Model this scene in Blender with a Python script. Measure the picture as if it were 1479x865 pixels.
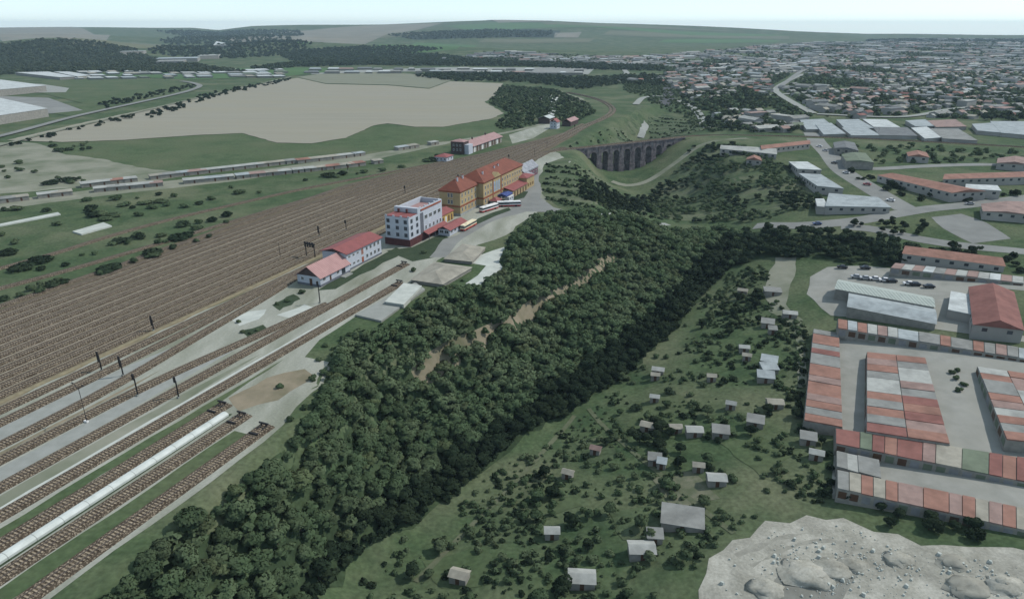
import bpy, math, random
import numpy as np
random.seed(7); rng = np.random.default_rng(7)
R = math.radians
for o in list(bpy.data.objects): bpy.data.objects.remove(o)
SC = bpy.context.scene
COL = SC.collection

# ------------------------------------------------------------------ camera, sky, sun, exposure
PW, PH, FP, CAM_H = 1479.0, 865.0, 1000.0, 95.0
PITCH = math.atan((432.5 - 38.0) / FP)
cam = bpy.data.cameras.new("camera"); cam_o = bpy.data.objects.new("camera", cam); COL.objects.link(cam_o)
cam_o.location = (0, 0, CAM_H); cam_o.rotation_euler = (R(90) - PITCH, 0, 0)
cam.sensor_fit = 'HORIZONTAL'; cam.sensor_width = 36.0; cam.lens = 36.0 * FP / PW
cam.clip_start = 1.0; cam.clip_end = 60000.0
SC.camera = cam_o
SUN_AZ, SUN_EL = 72.0, 46.0          # degrees clockwise from +Y, above horizon
w = bpy.data.worlds.new("World"); SC.world = w; w.use_nodes = True
nt = w.node_tree; bg = nt.nodes['Background']
sky = nt.nodes.new('ShaderNodeTexSky'); sky.sky_type = 'NISHITA'; sky.sun_disc = False
sky.sun_elevation = R(SUN_EL); sky.sun_rotation = R(SUN_AZ); sky.altitude = 4000.0; sky.air_density = 1.0; sky.dust_density = 2.0; sky.ozone_density = 1.0
sky_fill = nt.nodes.new('ShaderNodeMix'); sky_fill.data_type = 'RGBA'; sky_fill.inputs[0].default_value = 0.27; sky_fill.inputs[7].default_value = (10.2, 12.4, 13.4, 1.0)   # constant pale colour added to the sky to raise the ambient fill
nt.links.new(sky.outputs[0], sky_fill.inputs[6]); nt.links.new(sky_fill.outputs[2], bg.inputs[0]); bg.inputs[1].default_value = 0.13
sl = bpy.data.lights.new("sun", 'SUN'); sl.energy = 3.8; sl.angle = R(0.6); sl.color = (1.0, 0.955, 0.89)
so = bpy.data.objects.new("sun", sl); COL.objects.link(so)
sd = np.array([math.sin(R(SUN_AZ)) * math.cos(R(SUN_EL)), math.cos(R(SUN_AZ)) * math.cos(R(SUN_EL)), math.sin(R(SUN_EL))])
from mathutils import Vector
so.rotation_euler = Vector((-sd).tolist()).to_track_quat('-Z', 'Y').to_euler()
vs = SC.view_settings; vs.view_transform = 'Standard'; vs.look = 'None'; vs.gamma = 1.0; vs.exposure = 0.0; vs.use_curve_mapping = False
SC.cycles.max_bounces = 5; SC.cycles.diffuse_bounces = 2; SC.cycles.glossy_bounces = 2; SC.cycles.transparent_max_bounces = 6
SC.cycles.volume_bounces = 0; SC.cycles.use_denoising = True

# ------------------------------------------------------------------ materials
MATS = {}
def mat(name, c1, c2=None, scale=1.0, rough=0.85, spec=0.2, c3=None, scale3=0.05, metal=0.0, coords='world', bump=0.0, lo=0.35, hi=0.65, stretch=None, objvar=0.0):
    """Principled material, two colours mixed by a noise and a third by a larger noise."""
    m = bpy.data.materials.new(name); m.use_nodes = True; t = m.node_tree; N = t.nodes; L = t.links
    b = N['Principled BSDF']; b.inputs['Roughness'].default_value = rough
    b.inputs['Specular IOR Level'].default_value = spec; b.inputs['Metallic'].default_value = metal
    if coords == 'world': src = N.new('ShaderNodeNewGeometry').outputs['Position']
    else: src = N.new('ShaderNodeTexCoord').outputs['Object']
    if stretch:
        mp = N.new('ShaderNodeMapping'); mp.inputs['Scale'].default_value = stretch[0]; mp.inputs['Rotation'].default_value = (0, 0, stretch[1])
        L.new(src, mp.inputs['Vector']); src = mp.outputs[0]
    def noise(sc, det=5.0, r=0.6):
        n = N.new('ShaderNodeTexNoise'); n.inputs['Scale'].default_value = sc; n.inputs['Detail'].default_value = det
        n.inputs['Roughness'].default_value = r; L.new(src, n.inputs['Vector']); return n.outputs[0]
    col = None
    if c2 is None: c2 = tuple(x * 0.8 for x in c1)
    def mix(f, a, b_, l, h):
        mr = N.new('ShaderNodeMapRange'); mr.inputs[1].default_value = l; mr.inputs[2].default_value = h; L.new(f, mr.inputs[0])
        mx = N.new('ShaderNodeMix'); mx.data_type = 'RGBA'; L.new(mr.outputs[0], mx.inputs[0])
        for i, v in ((6, a), (7, b_)):
            if isinstance(v, tuple): mx.inputs[i].default_value = (*v, 1)
            else: L.new(v, mx.inputs[i])
        return mx.outputs[2]
    n1 = noise(scale)
    col = mix(n1, c1, c2, lo, hi)
    if c3 is not None: col = mix(noise(scale3, 4.0), col, c3, 0.45, 0.7)
    if objvar:
        oi = N.new('ShaderNodeObjectInfo'); hs = N.new('ShaderNodeHueSaturation')
        mr = N.new('ShaderNodeMapRange'); mr.inputs[3].default_value = 1 - objvar; mr.inputs[4].default_value = 1 + objvar
        L.new(oi.outputs['Random'], mr.inputs[0]); L.new(mr.outputs[0], hs.inputs['Value']); L.new(col, hs.inputs['Color']); col = hs.outputs[0]
    L.new(col, b.inputs['Base Color'])
    if bump:
        bp = N.new('ShaderNodeBump'); bp.inputs['Strength'].default_value = 0.6; bp.inputs['Distance'].default_value = bump
        L.new(n1, bp.inputs['Height']); L.new(bp.outputs[0], b.inputs['Normal'])
    MATS[name] = m
    return m

def leafmat(name, c1, c2, c3):
    m = mat(name, c1, c2, 0.9, 0.9, 0.05, c3, 0.06, objvar=0.22)
    t = m.node_tree; b = t.nodes['Principled BSDF']
    tr = t.nodes.new('ShaderNodeBsdfTranslucent'); ms = t.nodes.new('ShaderNodeMixShader'); ms.inputs[0].default_value = 0.28
    col = b.inputs['Base Color'].links[0].from_socket; t.links.new(col, tr.inputs['Color'])
    t.links.new(b.outputs[0], ms.inputs[1]); t.links.new(tr.outputs[0], ms.inputs[2])
    t.links.new(ms.outputs[0], t.nodes['Material Output'].inputs['Surface'])
    return m

def stripemat(name, c1, c2, n, axis=0, rough=0.7, sharp=0.25, noise=0.25, rot=0.0, coords='Object'):
    """tile / sheet roofs: repeating ribs along an axis plus weathering."""
    m = mat(name, c1, c2, 0.35, rough, 0.2, coords='object')
    t = m.node_tree; b = t.nodes['Principled BSDF']
    col = b.inputs['Base Color'].links[0].from_socket
    wv = t.nodes.new('ShaderNodeTexWave'); wv.bands_direction = 'XYZ'[axis]; wv.inputs['Scale'].default_value = n; wv.inputs['Distortion'].default_value = 0.2
    tc = t.nodes.new('ShaderNodeTexCoord'); t.links.new(tc.outputs['Object'], wv.inputs['Vector'])
    mr = t.nodes.new('ShaderNodeMapRange'); mr.inputs[1].default_value = 0.0; mr.inputs[2].default_value = sharp; mr.inputs[3].default_value = 0.55; mr.inputs[4].default_value = 1.0
    t.links.new(wv.outputs['Color'], mr.inputs[0])
    hs = t.nodes.new('ShaderNodeHueSaturation'); t.links.new(mr.outputs[0], hs.inputs['Value']); t.links.new(col, hs.inputs['Color'])
    t.links.new(hs.outputs[0], b.inputs['Base Color'])
    return m

GRASS = mat('grass_ground', (0.066, 0.094, 0.046), (0.040, 0.066, 0.032), 0.11, 0.95, 0.05, (0.115, 0.125, 0.075), 0.02, bump=0.4)
# finer mottling on the ground
def _fine(m, sc, amt):
    t = m.node_tree; b = t.nodes['Principled BSDF']; col = b.inputs['Base Color'].links[0].from_socket
    g = t.nodes.new('ShaderNodeNewGeometry'); n = t.nodes.new('ShaderNodeTexNoise'); n.inputs['Scale'].default_value = sc; n.inputs['Detail'].default_value = 4
    t.links.new(g.outputs['Position'], n.inputs['Vector'])
    mr = t.nodes.new('ShaderNodeMapRange'); mr.inputs[1].default_value = 0.3; mr.inputs[2].default_value = 0.7; mr.inputs[3].default_value = 1 - amt; mr.inputs[4].default_value = 1 + amt
    t.links.new(n.outputs[0], mr.inputs[0]); hs = t.nodes.new('ShaderNodeHueSaturation'); t.links.new(mr.outputs[0], hs.inputs['Value']); t.links.new(col, hs.inputs['Color'])
    t.links.new(hs.outputs[0], b.inputs['Base Color'])
_fine(GRASS, 0.8, 0.25)
MEADOW = mat('meadow', (0.076, 0.102, 0.052), (0.050, 0.078, 0.036), 0.08, 0.95, 0.05, (0.09, 0.105, 0.058), 0.02); _fine(MEADOW, 0.6, 0.2)
DARKGRASS = mat('dark_grass', (0.045, 0.062, 0.036), (0.032, 0.048, 0.028), 0.2, 0.95, 0.05); _fine(DARKGRASS, 1.2, 0.2)
FIELD = mat('bare_field', (0.245, 0.236, 0.19), (0.222, 0.214, 0.172), 0.06, 0.95, 0.05, (0.24, 0.226, 0.172), 0.012, stretch=((0.12, 1.3, 1), R(-24)))
STUBBLE = mat('stubble_field', (0.185, 0.19, 0.145), (0.155, 0.165, 0.12), 0.05, 0.95, 0.05, stretch=((0.3, 1.5, 1), R(-20)))
DUST = mat('dusty_field', (0.225, 0.225, 0.18), (0.17, 0.18, 0.135), 0.05, 0.95, 0.05, (0.10, 0.12, 0.075), 0.03)
FAROLIVE = mat('far_olive_field', (0.125, 0.132, 0.085), (0.10, 0.11, 0.07), 0.01, 0.95, 0.05)
FARGREEN = mat('far_green_field', (0.075, 0.135, 0.055), (0.06, 0.11, 0.046), 0.01, 0.95, 0.05)
FARBROWN = mat('far_brown_field', (0.19, 0.18, 0.145), (0.15, 0.15, 0.12), 0.008, 0.95, 0.05)
FARWOODG = mat('far_wood_floor', (0.030, 0.044, 0.030), (0.022, 0.034, 0.024), 0.02, 0.95, 0.05)
GRAVEL = mat('dusty_gravel', (0.30, 0.305, 0.262), (0.235, 0.243, 0.205), 0.12, 0.95, 0.1, (0.145, 0.155, 0.11), 0.05, stretch=((1, 0.28, 1), R(22.6))); _fine(GRAVEL, 1.5, 0.1)
PALE = mat('pale_concrete', (0.42, 0.44, 0.40), (0.34, 0.36, 0.33), 0.25, 0.9, 0.15)
SLAB = mat('grey_concrete', (0.25, 0.26, 0.24), (0.21, 0.22, 0.20), 0.3, 0.9, 0.15)
ASPHALT = mat('worn_asphalt', (0.185, 0.19, 0.178), (0.155, 0.16, 0.15), 0.15, 0.9, 0.15, (0.215, 0.22, 0.205), 0.03)
LOT = mat('grey_lot', (0.265, 0.265, 0.24), (0.20, 0.203, 0.18), 0.14, 0.92, 0.12, (0.25, 0.25, 0.22), 0.05)
EARTH = mat('brown_earth', (0.23, 0.195, 0.14), (0.17, 0.15, 0.105), 0.15, 0.95, 0.05, (0.10, 0.10, 0.06), 0.06)
YARDBED = mat('dark_ballast_bed', (0.140, 0.117, 0.080), (0.088, 0.072, 0.049), 1.4, 0.95, 0.05, (0.085, 0.076, 0.056), 0.04)
ROUGH = mat('rough_slope_grass', (0.085, 0.112, 0.058), (0.038, 0.058, 0.032), 0.22, 0.95, 0.05, (0.12, 0.13, 0.085), 0.06, stretch=((0.25, 1.0, 1), R(-35))); _fine(ROUGH, 0.9, 0.2)
def ballast_mat(name, dark, mid, lite):
    m = mat(name, mid, dark, 1.6, 0.95, 0.05)
    t = m.node_tree; b = t.nodes['Principled BSDF']; col = b.inputs['Base Color'].links[0].from_socket
    g = t.nodes.new('ShaderNodeNewGeometry'); v = t.nodes.new('ShaderNodeTexVoronoi'); v.inputs['Scale'].default_value = 4.5
    t.links.new(g.outputs['Position'], v.inputs['Vector'])
    mr = t.nodes.new('ShaderNodeMapRange'); mr.inputs[1].default_value = 0.70; mr.inputs[2].default_value = 0.85
    sx = t.nodes.new('ShaderNodeSeparateColor'); t.links.new(v.outputs['Color'], sx.inputs[0]); t.links.new(sx.outputs[0], mr.inputs[0])
    mx = t.nodes.new('ShaderNodeMix'); mx.data_type = 'RGBA'; t.links.new(mr.outputs[0], mx.inputs[0]); t.links.new(col, mx.inputs[6]); mx.inputs[7].default_value = (*lite, 1)
    t.links.new(mx.outputs[2], b.inputs['Base Color']); return m
BALLAST = ballast_mat('track_ballast', (0.040, 0.031, 0.022), (0.076, 0.060, 0.043), (0.21, 0.175, 0.13))
SLEEPER = mat('sleeper_wood', (0.36, 0.30, 0.215), (0.12, 0.093, 0.066), 1.6, 0.9, 0.1)
RAIL = mat('rusty_rail', (0.10, 0.082, 0.066), (0.062, 0.05, 0.042), 0.7, 0.55, 0.4)
SAND = mat('sandy_strip', (0.225, 0.195, 0.125), (0.16, 0.138, 0.09), 0.5, 0.95, 0.05)
BLACK = mat('black_steel', (0.012, 0.012, 0.014), (0.02, 0.018, 0.018), 1.0, 0.6, 0.3, coords='object')
GREYPOLE = mat('grey_steel', (0.20, 0.21, 0.22), (0.15, 0.155, 0.16), 0.5, 0.5, 0.4, coords='object')
RUST = mat('rusty_steel', (0.105, 0.062, 0.040), (0.06, 0.04, 0.03), 1.5, 0.75, 0.25, coords='object')
WHITEWALL = mat('white_plaster', (0.41, 0.435, 0.475), (0.35, 0.375, 0.41), 0.3, 0.9, 0.1, coords='object')
OCHRE = mat('ochre_plaster', (0.35, 0.272, 0.152), (0.295, 0.228, 0.125), 0.25, 0.9, 0.1, coords='object')
OCHRED = mat('deep_ochre_plaster', (0.42, 0.28, 0.10), (0.36, 0.24, 0.085), 0.3, 0.9, 0.1, coords='object')
STONEBASE = mat('grey_plinth_stone', (0.30, 0.31, 0.30), (0.22, 0.23, 0.22), 0.6, 0.9, 0.1, coords='object')
DARKPLINTH = mat('dark_plinth', (0.13, 0.14, 0.16), (0.10, 0.105, 0.12), 0.5, 0.9, 0.1, coords='object')
BRICKRED = mat('dark_red_brick', (0.10, 0.040, 0.038), (0.062, 0.028, 0.028), 0.9, 0.9, 0.1, coords='object')
REDTRIM = mat('dark_red_trim', (0.27, 0.085, 0.045), (0.20, 0.06, 0.035), 0.6, 0.8, 0.15, coords='object')
REDROOF = stripemat('red_sheet_roof', (0.25, 0.085, 0.08), (0.205, 0.07, 0.066), 0.35, 1)
PINKROOF = stripemat('faded_pink_tile_roof', (0.37, 0.22, 0.205), (0.31, 0.18, 0.17), 0.30, 1)
TILEROOF = stripemat('rust_red_tile_roof', (0.19, 0.060, 0.036), (0.14, 0.046, 0.029), 0.5, 1)
PALEPINK = stripemat('weathered_pink_roof', (0.34, 0.215, 0.205), (0.29, 0.18, 0.17), 0.25, 1)
GREYROOF = stripemat('grey_sheet_roof', (0.30, 0.31, 0.33), (0.18, 0.19, 0.21), 0.5, 1)
PURPLE = mat('plum_brick', (0.16, 0.085, 0.10), (0.11, 0.06, 0.075), 0.8, 0.9, 0.1, coords='object')
DARKBRICK = mat('dark_brick', (0.085, 0.062, 0.058), (0.055, 0.042, 0.04), 0.7, 0.9, 0.1, coords='object')
GLASS = mat('window_glass', (0.022, 0.028, 0.036), (0.035, 0.045, 0.055), 0.5, 0.12, 0.6, coords='object')
BLUEGLASS = mat('pale_blue_glazing', (0.25, 0.34, 0.42), (0.20, 0.28, 0.36), 0.5, 0.2, 0.5, coords='object')
FRAME = mat('window_frame', (0.62, 0.62, 0.60), None, 0.5, 0.7, 0.2, coords='object')
DOORBROWN = mat('brown_door', (0.09, 0.05, 0.03), None, 0.7, 0.7, 0.2, coords='object')
BLUEROOF = mat('blue_canopy', (0.035, 0.06, 0.20), (0.03, 0.05, 0.16), 0.5, 0.6, 0.3, coords='object')
BUSWHITE = mat('bus_white_paint', (0.78, 0.78, 0.76), (0.72, 0.72, 0.70), 0.6, 0.35, 0.5, coords='object')
BUSCREAM = mat('bus_cream_paint', (0.72, 0.64, 0.44), (0.66, 0.58, 0.40), 0.6, 0.35, 0.5, coords='object')
BUSRED = mat('bus_red_paint', (0.36, 0.035, 0.03), None, 0.6, 0.35, 0.5, coords='object')
RUBBER = mat('tyre_rubber', (0.018, 0.018, 0.018), None, 1, 0.9, 0.1, coords='object')
VIASTONE = mat('viaduct_stone', (0.150, 0.132, 0.138), (0.075, 0.066, 0.072), 0.55, 0.95, 0.05, (0.22, 0.20, 0.195), 0.25, coords='object')
BARK = mat('bark', (0.07, 0.05, 0.035), (0.045, 0.034, 0.026), 1.5, 0.95, 0.05, coords='object')
LEAF = leafmat('broadleaf_foliage', (0.074, 0.110, 0.056), (0.054, 0.084, 0.043), (0.104, 0.132, 0.074))
LEAFP = leafmat('pale_foliage', (0.096, 0.124, 0.062), (0.076, 0.102, 0.050), (0.115, 0.138, 0.076))
LEAFD = leafmat('dark_foliage', (0.026, 0.041, 0.023), (0.018, 0.031, 0.018), (0.036, 0.052, 0.028))  # dark leaves; in the valley-floor band this colour stands in for shade
LEAFF = leafmat('distant_foliage', (0.042, 0.062, 0.034), (0.028, 0.045, 0.027), (0.055, 0.075, 0.042))
LEAFT = leafmat('town_foliage', (0.062, 0.086, 0.048), (0.046, 0.066, 0.038), (0.08, 0.1, 0.058))
UNDER = mat('wood_undergrowth', (0.036, 0.055, 0.028), (0.024, 0.038, 0.020), 0.25, 0.95, 0.05, (0.05, 0.072, 0.036), 0.05); _fine(UNDER, 1.0, 0.25)
ROOFCOL = {k: mat('roof_' + k, c, tuple(x * 0.82 for x in c), 0.5, 0.85, 0.15, tuple(x * 0.62 for x in c), 0.16, coords='world') for k, c in dict(
    terracotta=(0.265, 0.145, 0.110), brick=(0.215, 0.098, 0.082), rose=(0.27, 0.19, 0.165), grey=(0.22, 0.225, 0.21), pale=(0.34, 0.35, 0.325),
    white=(0.46, 0.49, 0.48), green=(0.14, 0.17, 0.12), slate=(0.15, 0.16, 0.16), beige=(0.30, 0.285, 0.235), bluegrey=(0.31, 0.345, 0.35)).items()}
DIMWALL = mat('grimy_wall', (0.26, 0.25, 0.22), (0.19, 0.185, 0.165), 0.5, 0.9, 0.1)
TOWNWALL = mat('town_wall', (0.32, 0.31, 0.285), (0.24, 0.235, 0.215), 0.05, 0.9, 0.1)
CARP = {k: mat('car_paint_' + k, c, None, 0.5, 0.35, 0.5, coords='object') for k, c in dict(white=(0.7, 0.7, 0.7), black=(0.02, 0.02, 0.022), red=(0.3, 0.03, 0.03), blue=(0.05, 0.08, 0.2), silver=(0.4, 0.41, 0.42)).items()}

# ------------------------------------------------------------------ survey: picture measurements -> places on the ground
AZ = R(22.6); CA, SA = math.cos(AZ), math.sin(AZ)
def RS(r, s): return np.array([r * CA + s * SA, -r * SA + s * CA])      # track frame: r right of the line of sight, s along the rails
def toRS(x, y): return x * CA - y * SA, x * SA + y * CA
def ray(u, v):
    dx = (u - 739.5) / FP; dy = -(v - 432.5) / FP
    return np.array([dx, math.cos(PITCH) + dy * math.sin(PITCH), -math.sin(PITCH) + dy * math.cos(PITCH)])
def UN(u, v, z=0.0):
    d = ray(u, v); t = (CAM_H - z) / -d[2]; return np.array([d[0] * t, d[1] * t])

CTRL = """815 217 -3;830 226 -8;845 232 -14;870 240 -21;900 243 -26;920 240 -25;935 230 -19;960 213 -8;985 199 -2;
790 232 -1;830 236 -4;850 245 -12;880 268 -27;910 275 -29;940 262 -25;970 240 -16;1000 222 -8;1030 205 0;
800 262 -5;830 280 -12;860 300 -8;920 290 -27;960 300 -30;1000 290 -27;880 225 -22;905 230 -26;
870 186 -2;850 195 -2;900 178 -9;920 190 -20;905 205 -24;885 200 -14;935 175 -18;960 185 -16;990 188 -8;945 205 -20;
930 150 -14;945 115 -14;980 130 -8;1020 165 -8;1000 185 -4;900 160 -6;
985 197 -0.3;1100 196 -0.3;1200 199 -0.3;1300 203 -0.3;1400 208 -0.3;1479 213 -0.3;1160 207 -1;
1060 225 1;1100 235 -3;1140 260 -6;1060 260 -9;1010 250 -14;1100 290 -12;1040 300 -20;1000 320 -24;1150 300 -9;
1190 215 -1;1240 260 -4;1300 290 -6;1400 270 -4;1479 250 -3;1479 300 -6;1260 320 -9;1400 350 -9;1110 328 -13;1479 370 -9;
850 305 -1.5;800 300 -0.5;780 330 -1.5;740 350 -1.5;720 395 -2;660 440 -5;620 480 -7;930 322 -6;
860 390 -13;800 430 -14;740 470 -15;680 500 -15;620 530 -15;560 560 -14;900 350 -11;
460 600 -4;400 660 -4;330 720 -4;250 780 -3;170 840 -3;
520 640 -17;420 740 -17;300 840 -17;
960 345 -22;1040 345 -22;1000 420 -33;940 480 -34;880 540 -35;800 610 -35;700 690 -34;600 760 -33;500 840 -32;
900 430 -26;800 510 -28;700 590 -28;580 670 -28;460 780 -28;
1090 400 -22;1050 480 -25;980 540 -28;900 640 -30;820 720 -31;720 800 -31;850 850 -30;980 700 -27;1080 600 -24;1080 700 -24;1000 800 -25;
1160 430 -19;1200 400 -17;1300 430 -15;1450 440 -13;1300 380 -14;1180 480 -20;1300 550 -19;1460 550 -17;1220 640 -21;1460 650 -19;1300 730 -21;1479 740 -19;1150 780 -23;1300 840 -22;1479 830 -20;1050 860 -25"""
ctrl = []
for tkn in CTRL.replace('\n', '').split(';'):
    u, v, z = map(float, tkn.split()); p = UN(u, v, z); ctrl.append((p[0], p[1], z))
# anchors round the edge of the locally surveyed area
for x, y, z in [(400, 200, -15), (500, 350, -8), (300, 60, -20), (160, 60, -22), (-60, 50, -14), (40, 40, -26), (600, 500, -3), (700, 700, 0), (500, 800, -2), (300, 900, -2), (100, 1000, -4), (0, 900, -2),
                (-40, 760, -1), (330, 720, -3), (900, 500, -2), (900, 900, 2), (400, 1100, 0), (0, 1200, 0), (700, 250, -12), (500, 60, -18)]:
    ctrl.append((x, y, z))
ctrl = np.array(ctrl)
def _phi(d): return d
_D = np.hypot(ctrl[:, None, 0] - ctrl[None, :, 0], ctrl[:, None, 1] - ctrl[None, :, 1])
_n = len(ctrl); _A = np.zeros((_n + 3, _n + 3)); _A[:_n, :_n] = _phi(_D) - 0.8 * np.eye(_n); _P = np.c_[np.ones(_n), ctrl[:, :2] / 1000]
_A[:_n, _n:] = _P; _A[_n:, :_n] = _P.T
_wts = np.linalg.solve(_A, np.r_[ctrl[:, 2], np.zeros(3)])
def rbf(x, y):
    out = np.zeros(x.shape); xf = x.ravel(); yf = y.ravel(); o = out.ravel()
    for i in range(0, len(xf), 20000):
        xs, ys = xf[i:i + 20000], yf[i:i + 20000]
        d = np.hypot(xs[:, None] - ctrl[None, :, 0], ys[:, None] - ctrl[None, :, 1])
        o[i:i + 20000] = _phi(d) @ _wts[:_n] + _wts[_n] + _wts[_n + 1] * xs / 1000 + _wts[_n + 2] * ys / 1000
    return o.reshape(x.shape)
def sst(a, b, t): q = np.clip((t - a) / (b - a), 0, 1); return q * q * (3 - 2 * q)
# right-hand edge of the level railway plateau, as r(s)
EDGE_S = [-200, 0, 60, 120, 150, 200, 260, 300, 330, 360, 420, 470, 520, 560, 640, 700, 2000]
EDGE_R = [-104, -108, -110, -112, -124, -116, -108, -104, -100, -104, -128, -150, -168, -178, -192, -192, -192]
HILLS = [  # x, y, height, sx, sy  (nearer hills)
    (-1530, 2480, 58, 330, 330), (-2500, 2750, 22, 420, 340), (-900, 2950, 30, 330, 230), (-420, 2800, 22, 420, 190), (-2700, 4000, 50, 900, 450), (-1250, 3900, 34, 380, 330), (100, 2650, 12, 600, 220),
    (1400, 3300, 10, 900, 600), (2600, 3300, 12, 900, 700), (-250, 4300, 26, 900, 450)]
RIDGE_T = [-1.2, -0.75, -0.55, -0.43, -0.395, -0.35, -0.28, -0.17, -0.02, 0.06, 0.16, 0.28, 0.38, 0.48, 0.75, 1.2]
RIDGE_Z = [84, 84, 85, 82, 60, 88, 99, 108, 140, 138, 116, 84, 56, 26, 24, 30]
def far_h(x, y):
    z = np.zeros(x.shape)
    for hx, hy, h, sx, sy in HILLS: z += h * np.exp(-((x - hx) / sx) ** 2 - ((y - hy) / sy) ** 2)
    z += 2.5 * np.sin(x / 310.0 + 1.3) * np.sin(y / 270.0) * sst(900, 1800, y)
    t = x / np.maximum(y, 1000.0); rz = np.interp(t, RIDGE_T, RIDGE_Z)
    z = z * (1 - sst(4600, 5800, y)) + rz * sst(3600, 6300, y) - np.maximum(y - 6400, 0) * 0.045 + 7 * np.sin(x / 420.0) * np.sin(y / 380.0 + x / 900.0) * sst(3600, 5000, y)
    return z
def hfun(x, y):
    x = np.asarray(x, float); y = np.asarray(y, float)
    r, s = x * CA - y * SA, x * SA + y * CA
    e = np.interp(s, EDGE_S, EDGE_R)
    wr = sst(0, 22, r - e)
    wf = 1 - sst(750, 1150, np.hypot(x * 0.9, y))
    return rbf(x, y) * wr * wf + far_h(x, y)
# terrain mesh: rows grow with distance, so do the columns
NY, NX = 470, 430
Y0, YR = 30.0, (13000.0 / 30.0) ** (1.0 / (NY - 1))
ys = Y0 * YR ** np.arange(NY); ks = np.linspace(-1, 1, NX)
def halfw(y): return y * 1.05 + 170
GXX = ks[None, :] * halfw(ys)[:, None]; GYY = np.repeat(ys[:, None], NX, 1)
GZ = hfun(GXX, GYY)
def gz(x, y):
    """height of the terrain mesh (bilinear inside its cells)"""
    x = np.asarray(x, float); y = np.clip(np.asarray(y, float), Y0, 12900)
    j = np.clip(np.floor(np.log(y / Y0) / math.log(YR)).astype(int), 0, NY - 2)
    fy = (y - ys[j]) / (ys[j + 1] - ys[j])
    k = (np.clip(x / halfw(y), -1, 1) + 1) / 2 * (NX - 1); i = np.clip(np.floor(k).astype(int), 0, NX - 2); fx = k - i
    return (GZ[j, i] * (1 - fx) + GZ[j, i + 1] * fx) * (1 - fy) + (GZ[j + 1, i] * (1 - fx) + GZ[j + 1, i + 1] * fx) * fy
def G(u, v, dz=0.0):
    """point on the terrain (raised dz) seen at photo pixel u,v"""
    d = ray(u, v)
    ts = np.geomspace(40, 14000, 900); x = d[0] * ts; y = d[1] * ts; z = CAM_H + d[2] * ts
    below = z < gz(x, y) + dz
    i = int(np.argmax(below)) if below.any() else len(ts) - 1
    lo, hi = ts[max(i - 1, 0)], ts[i]
    for _ in range(18):
        m = (lo + hi) / 2
        if CAM_H + d[2] * m < gz(d[0] * m, d[1] * m) + dz: hi = m
        else: lo = m
    return np.array([d[0] * hi, d[1] * hi])
def GL(pts): return [G(*p) for p in pts]
def px(sx):
    return [tuple(map(float, q.split(','))) for q in sx.split()]

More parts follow.
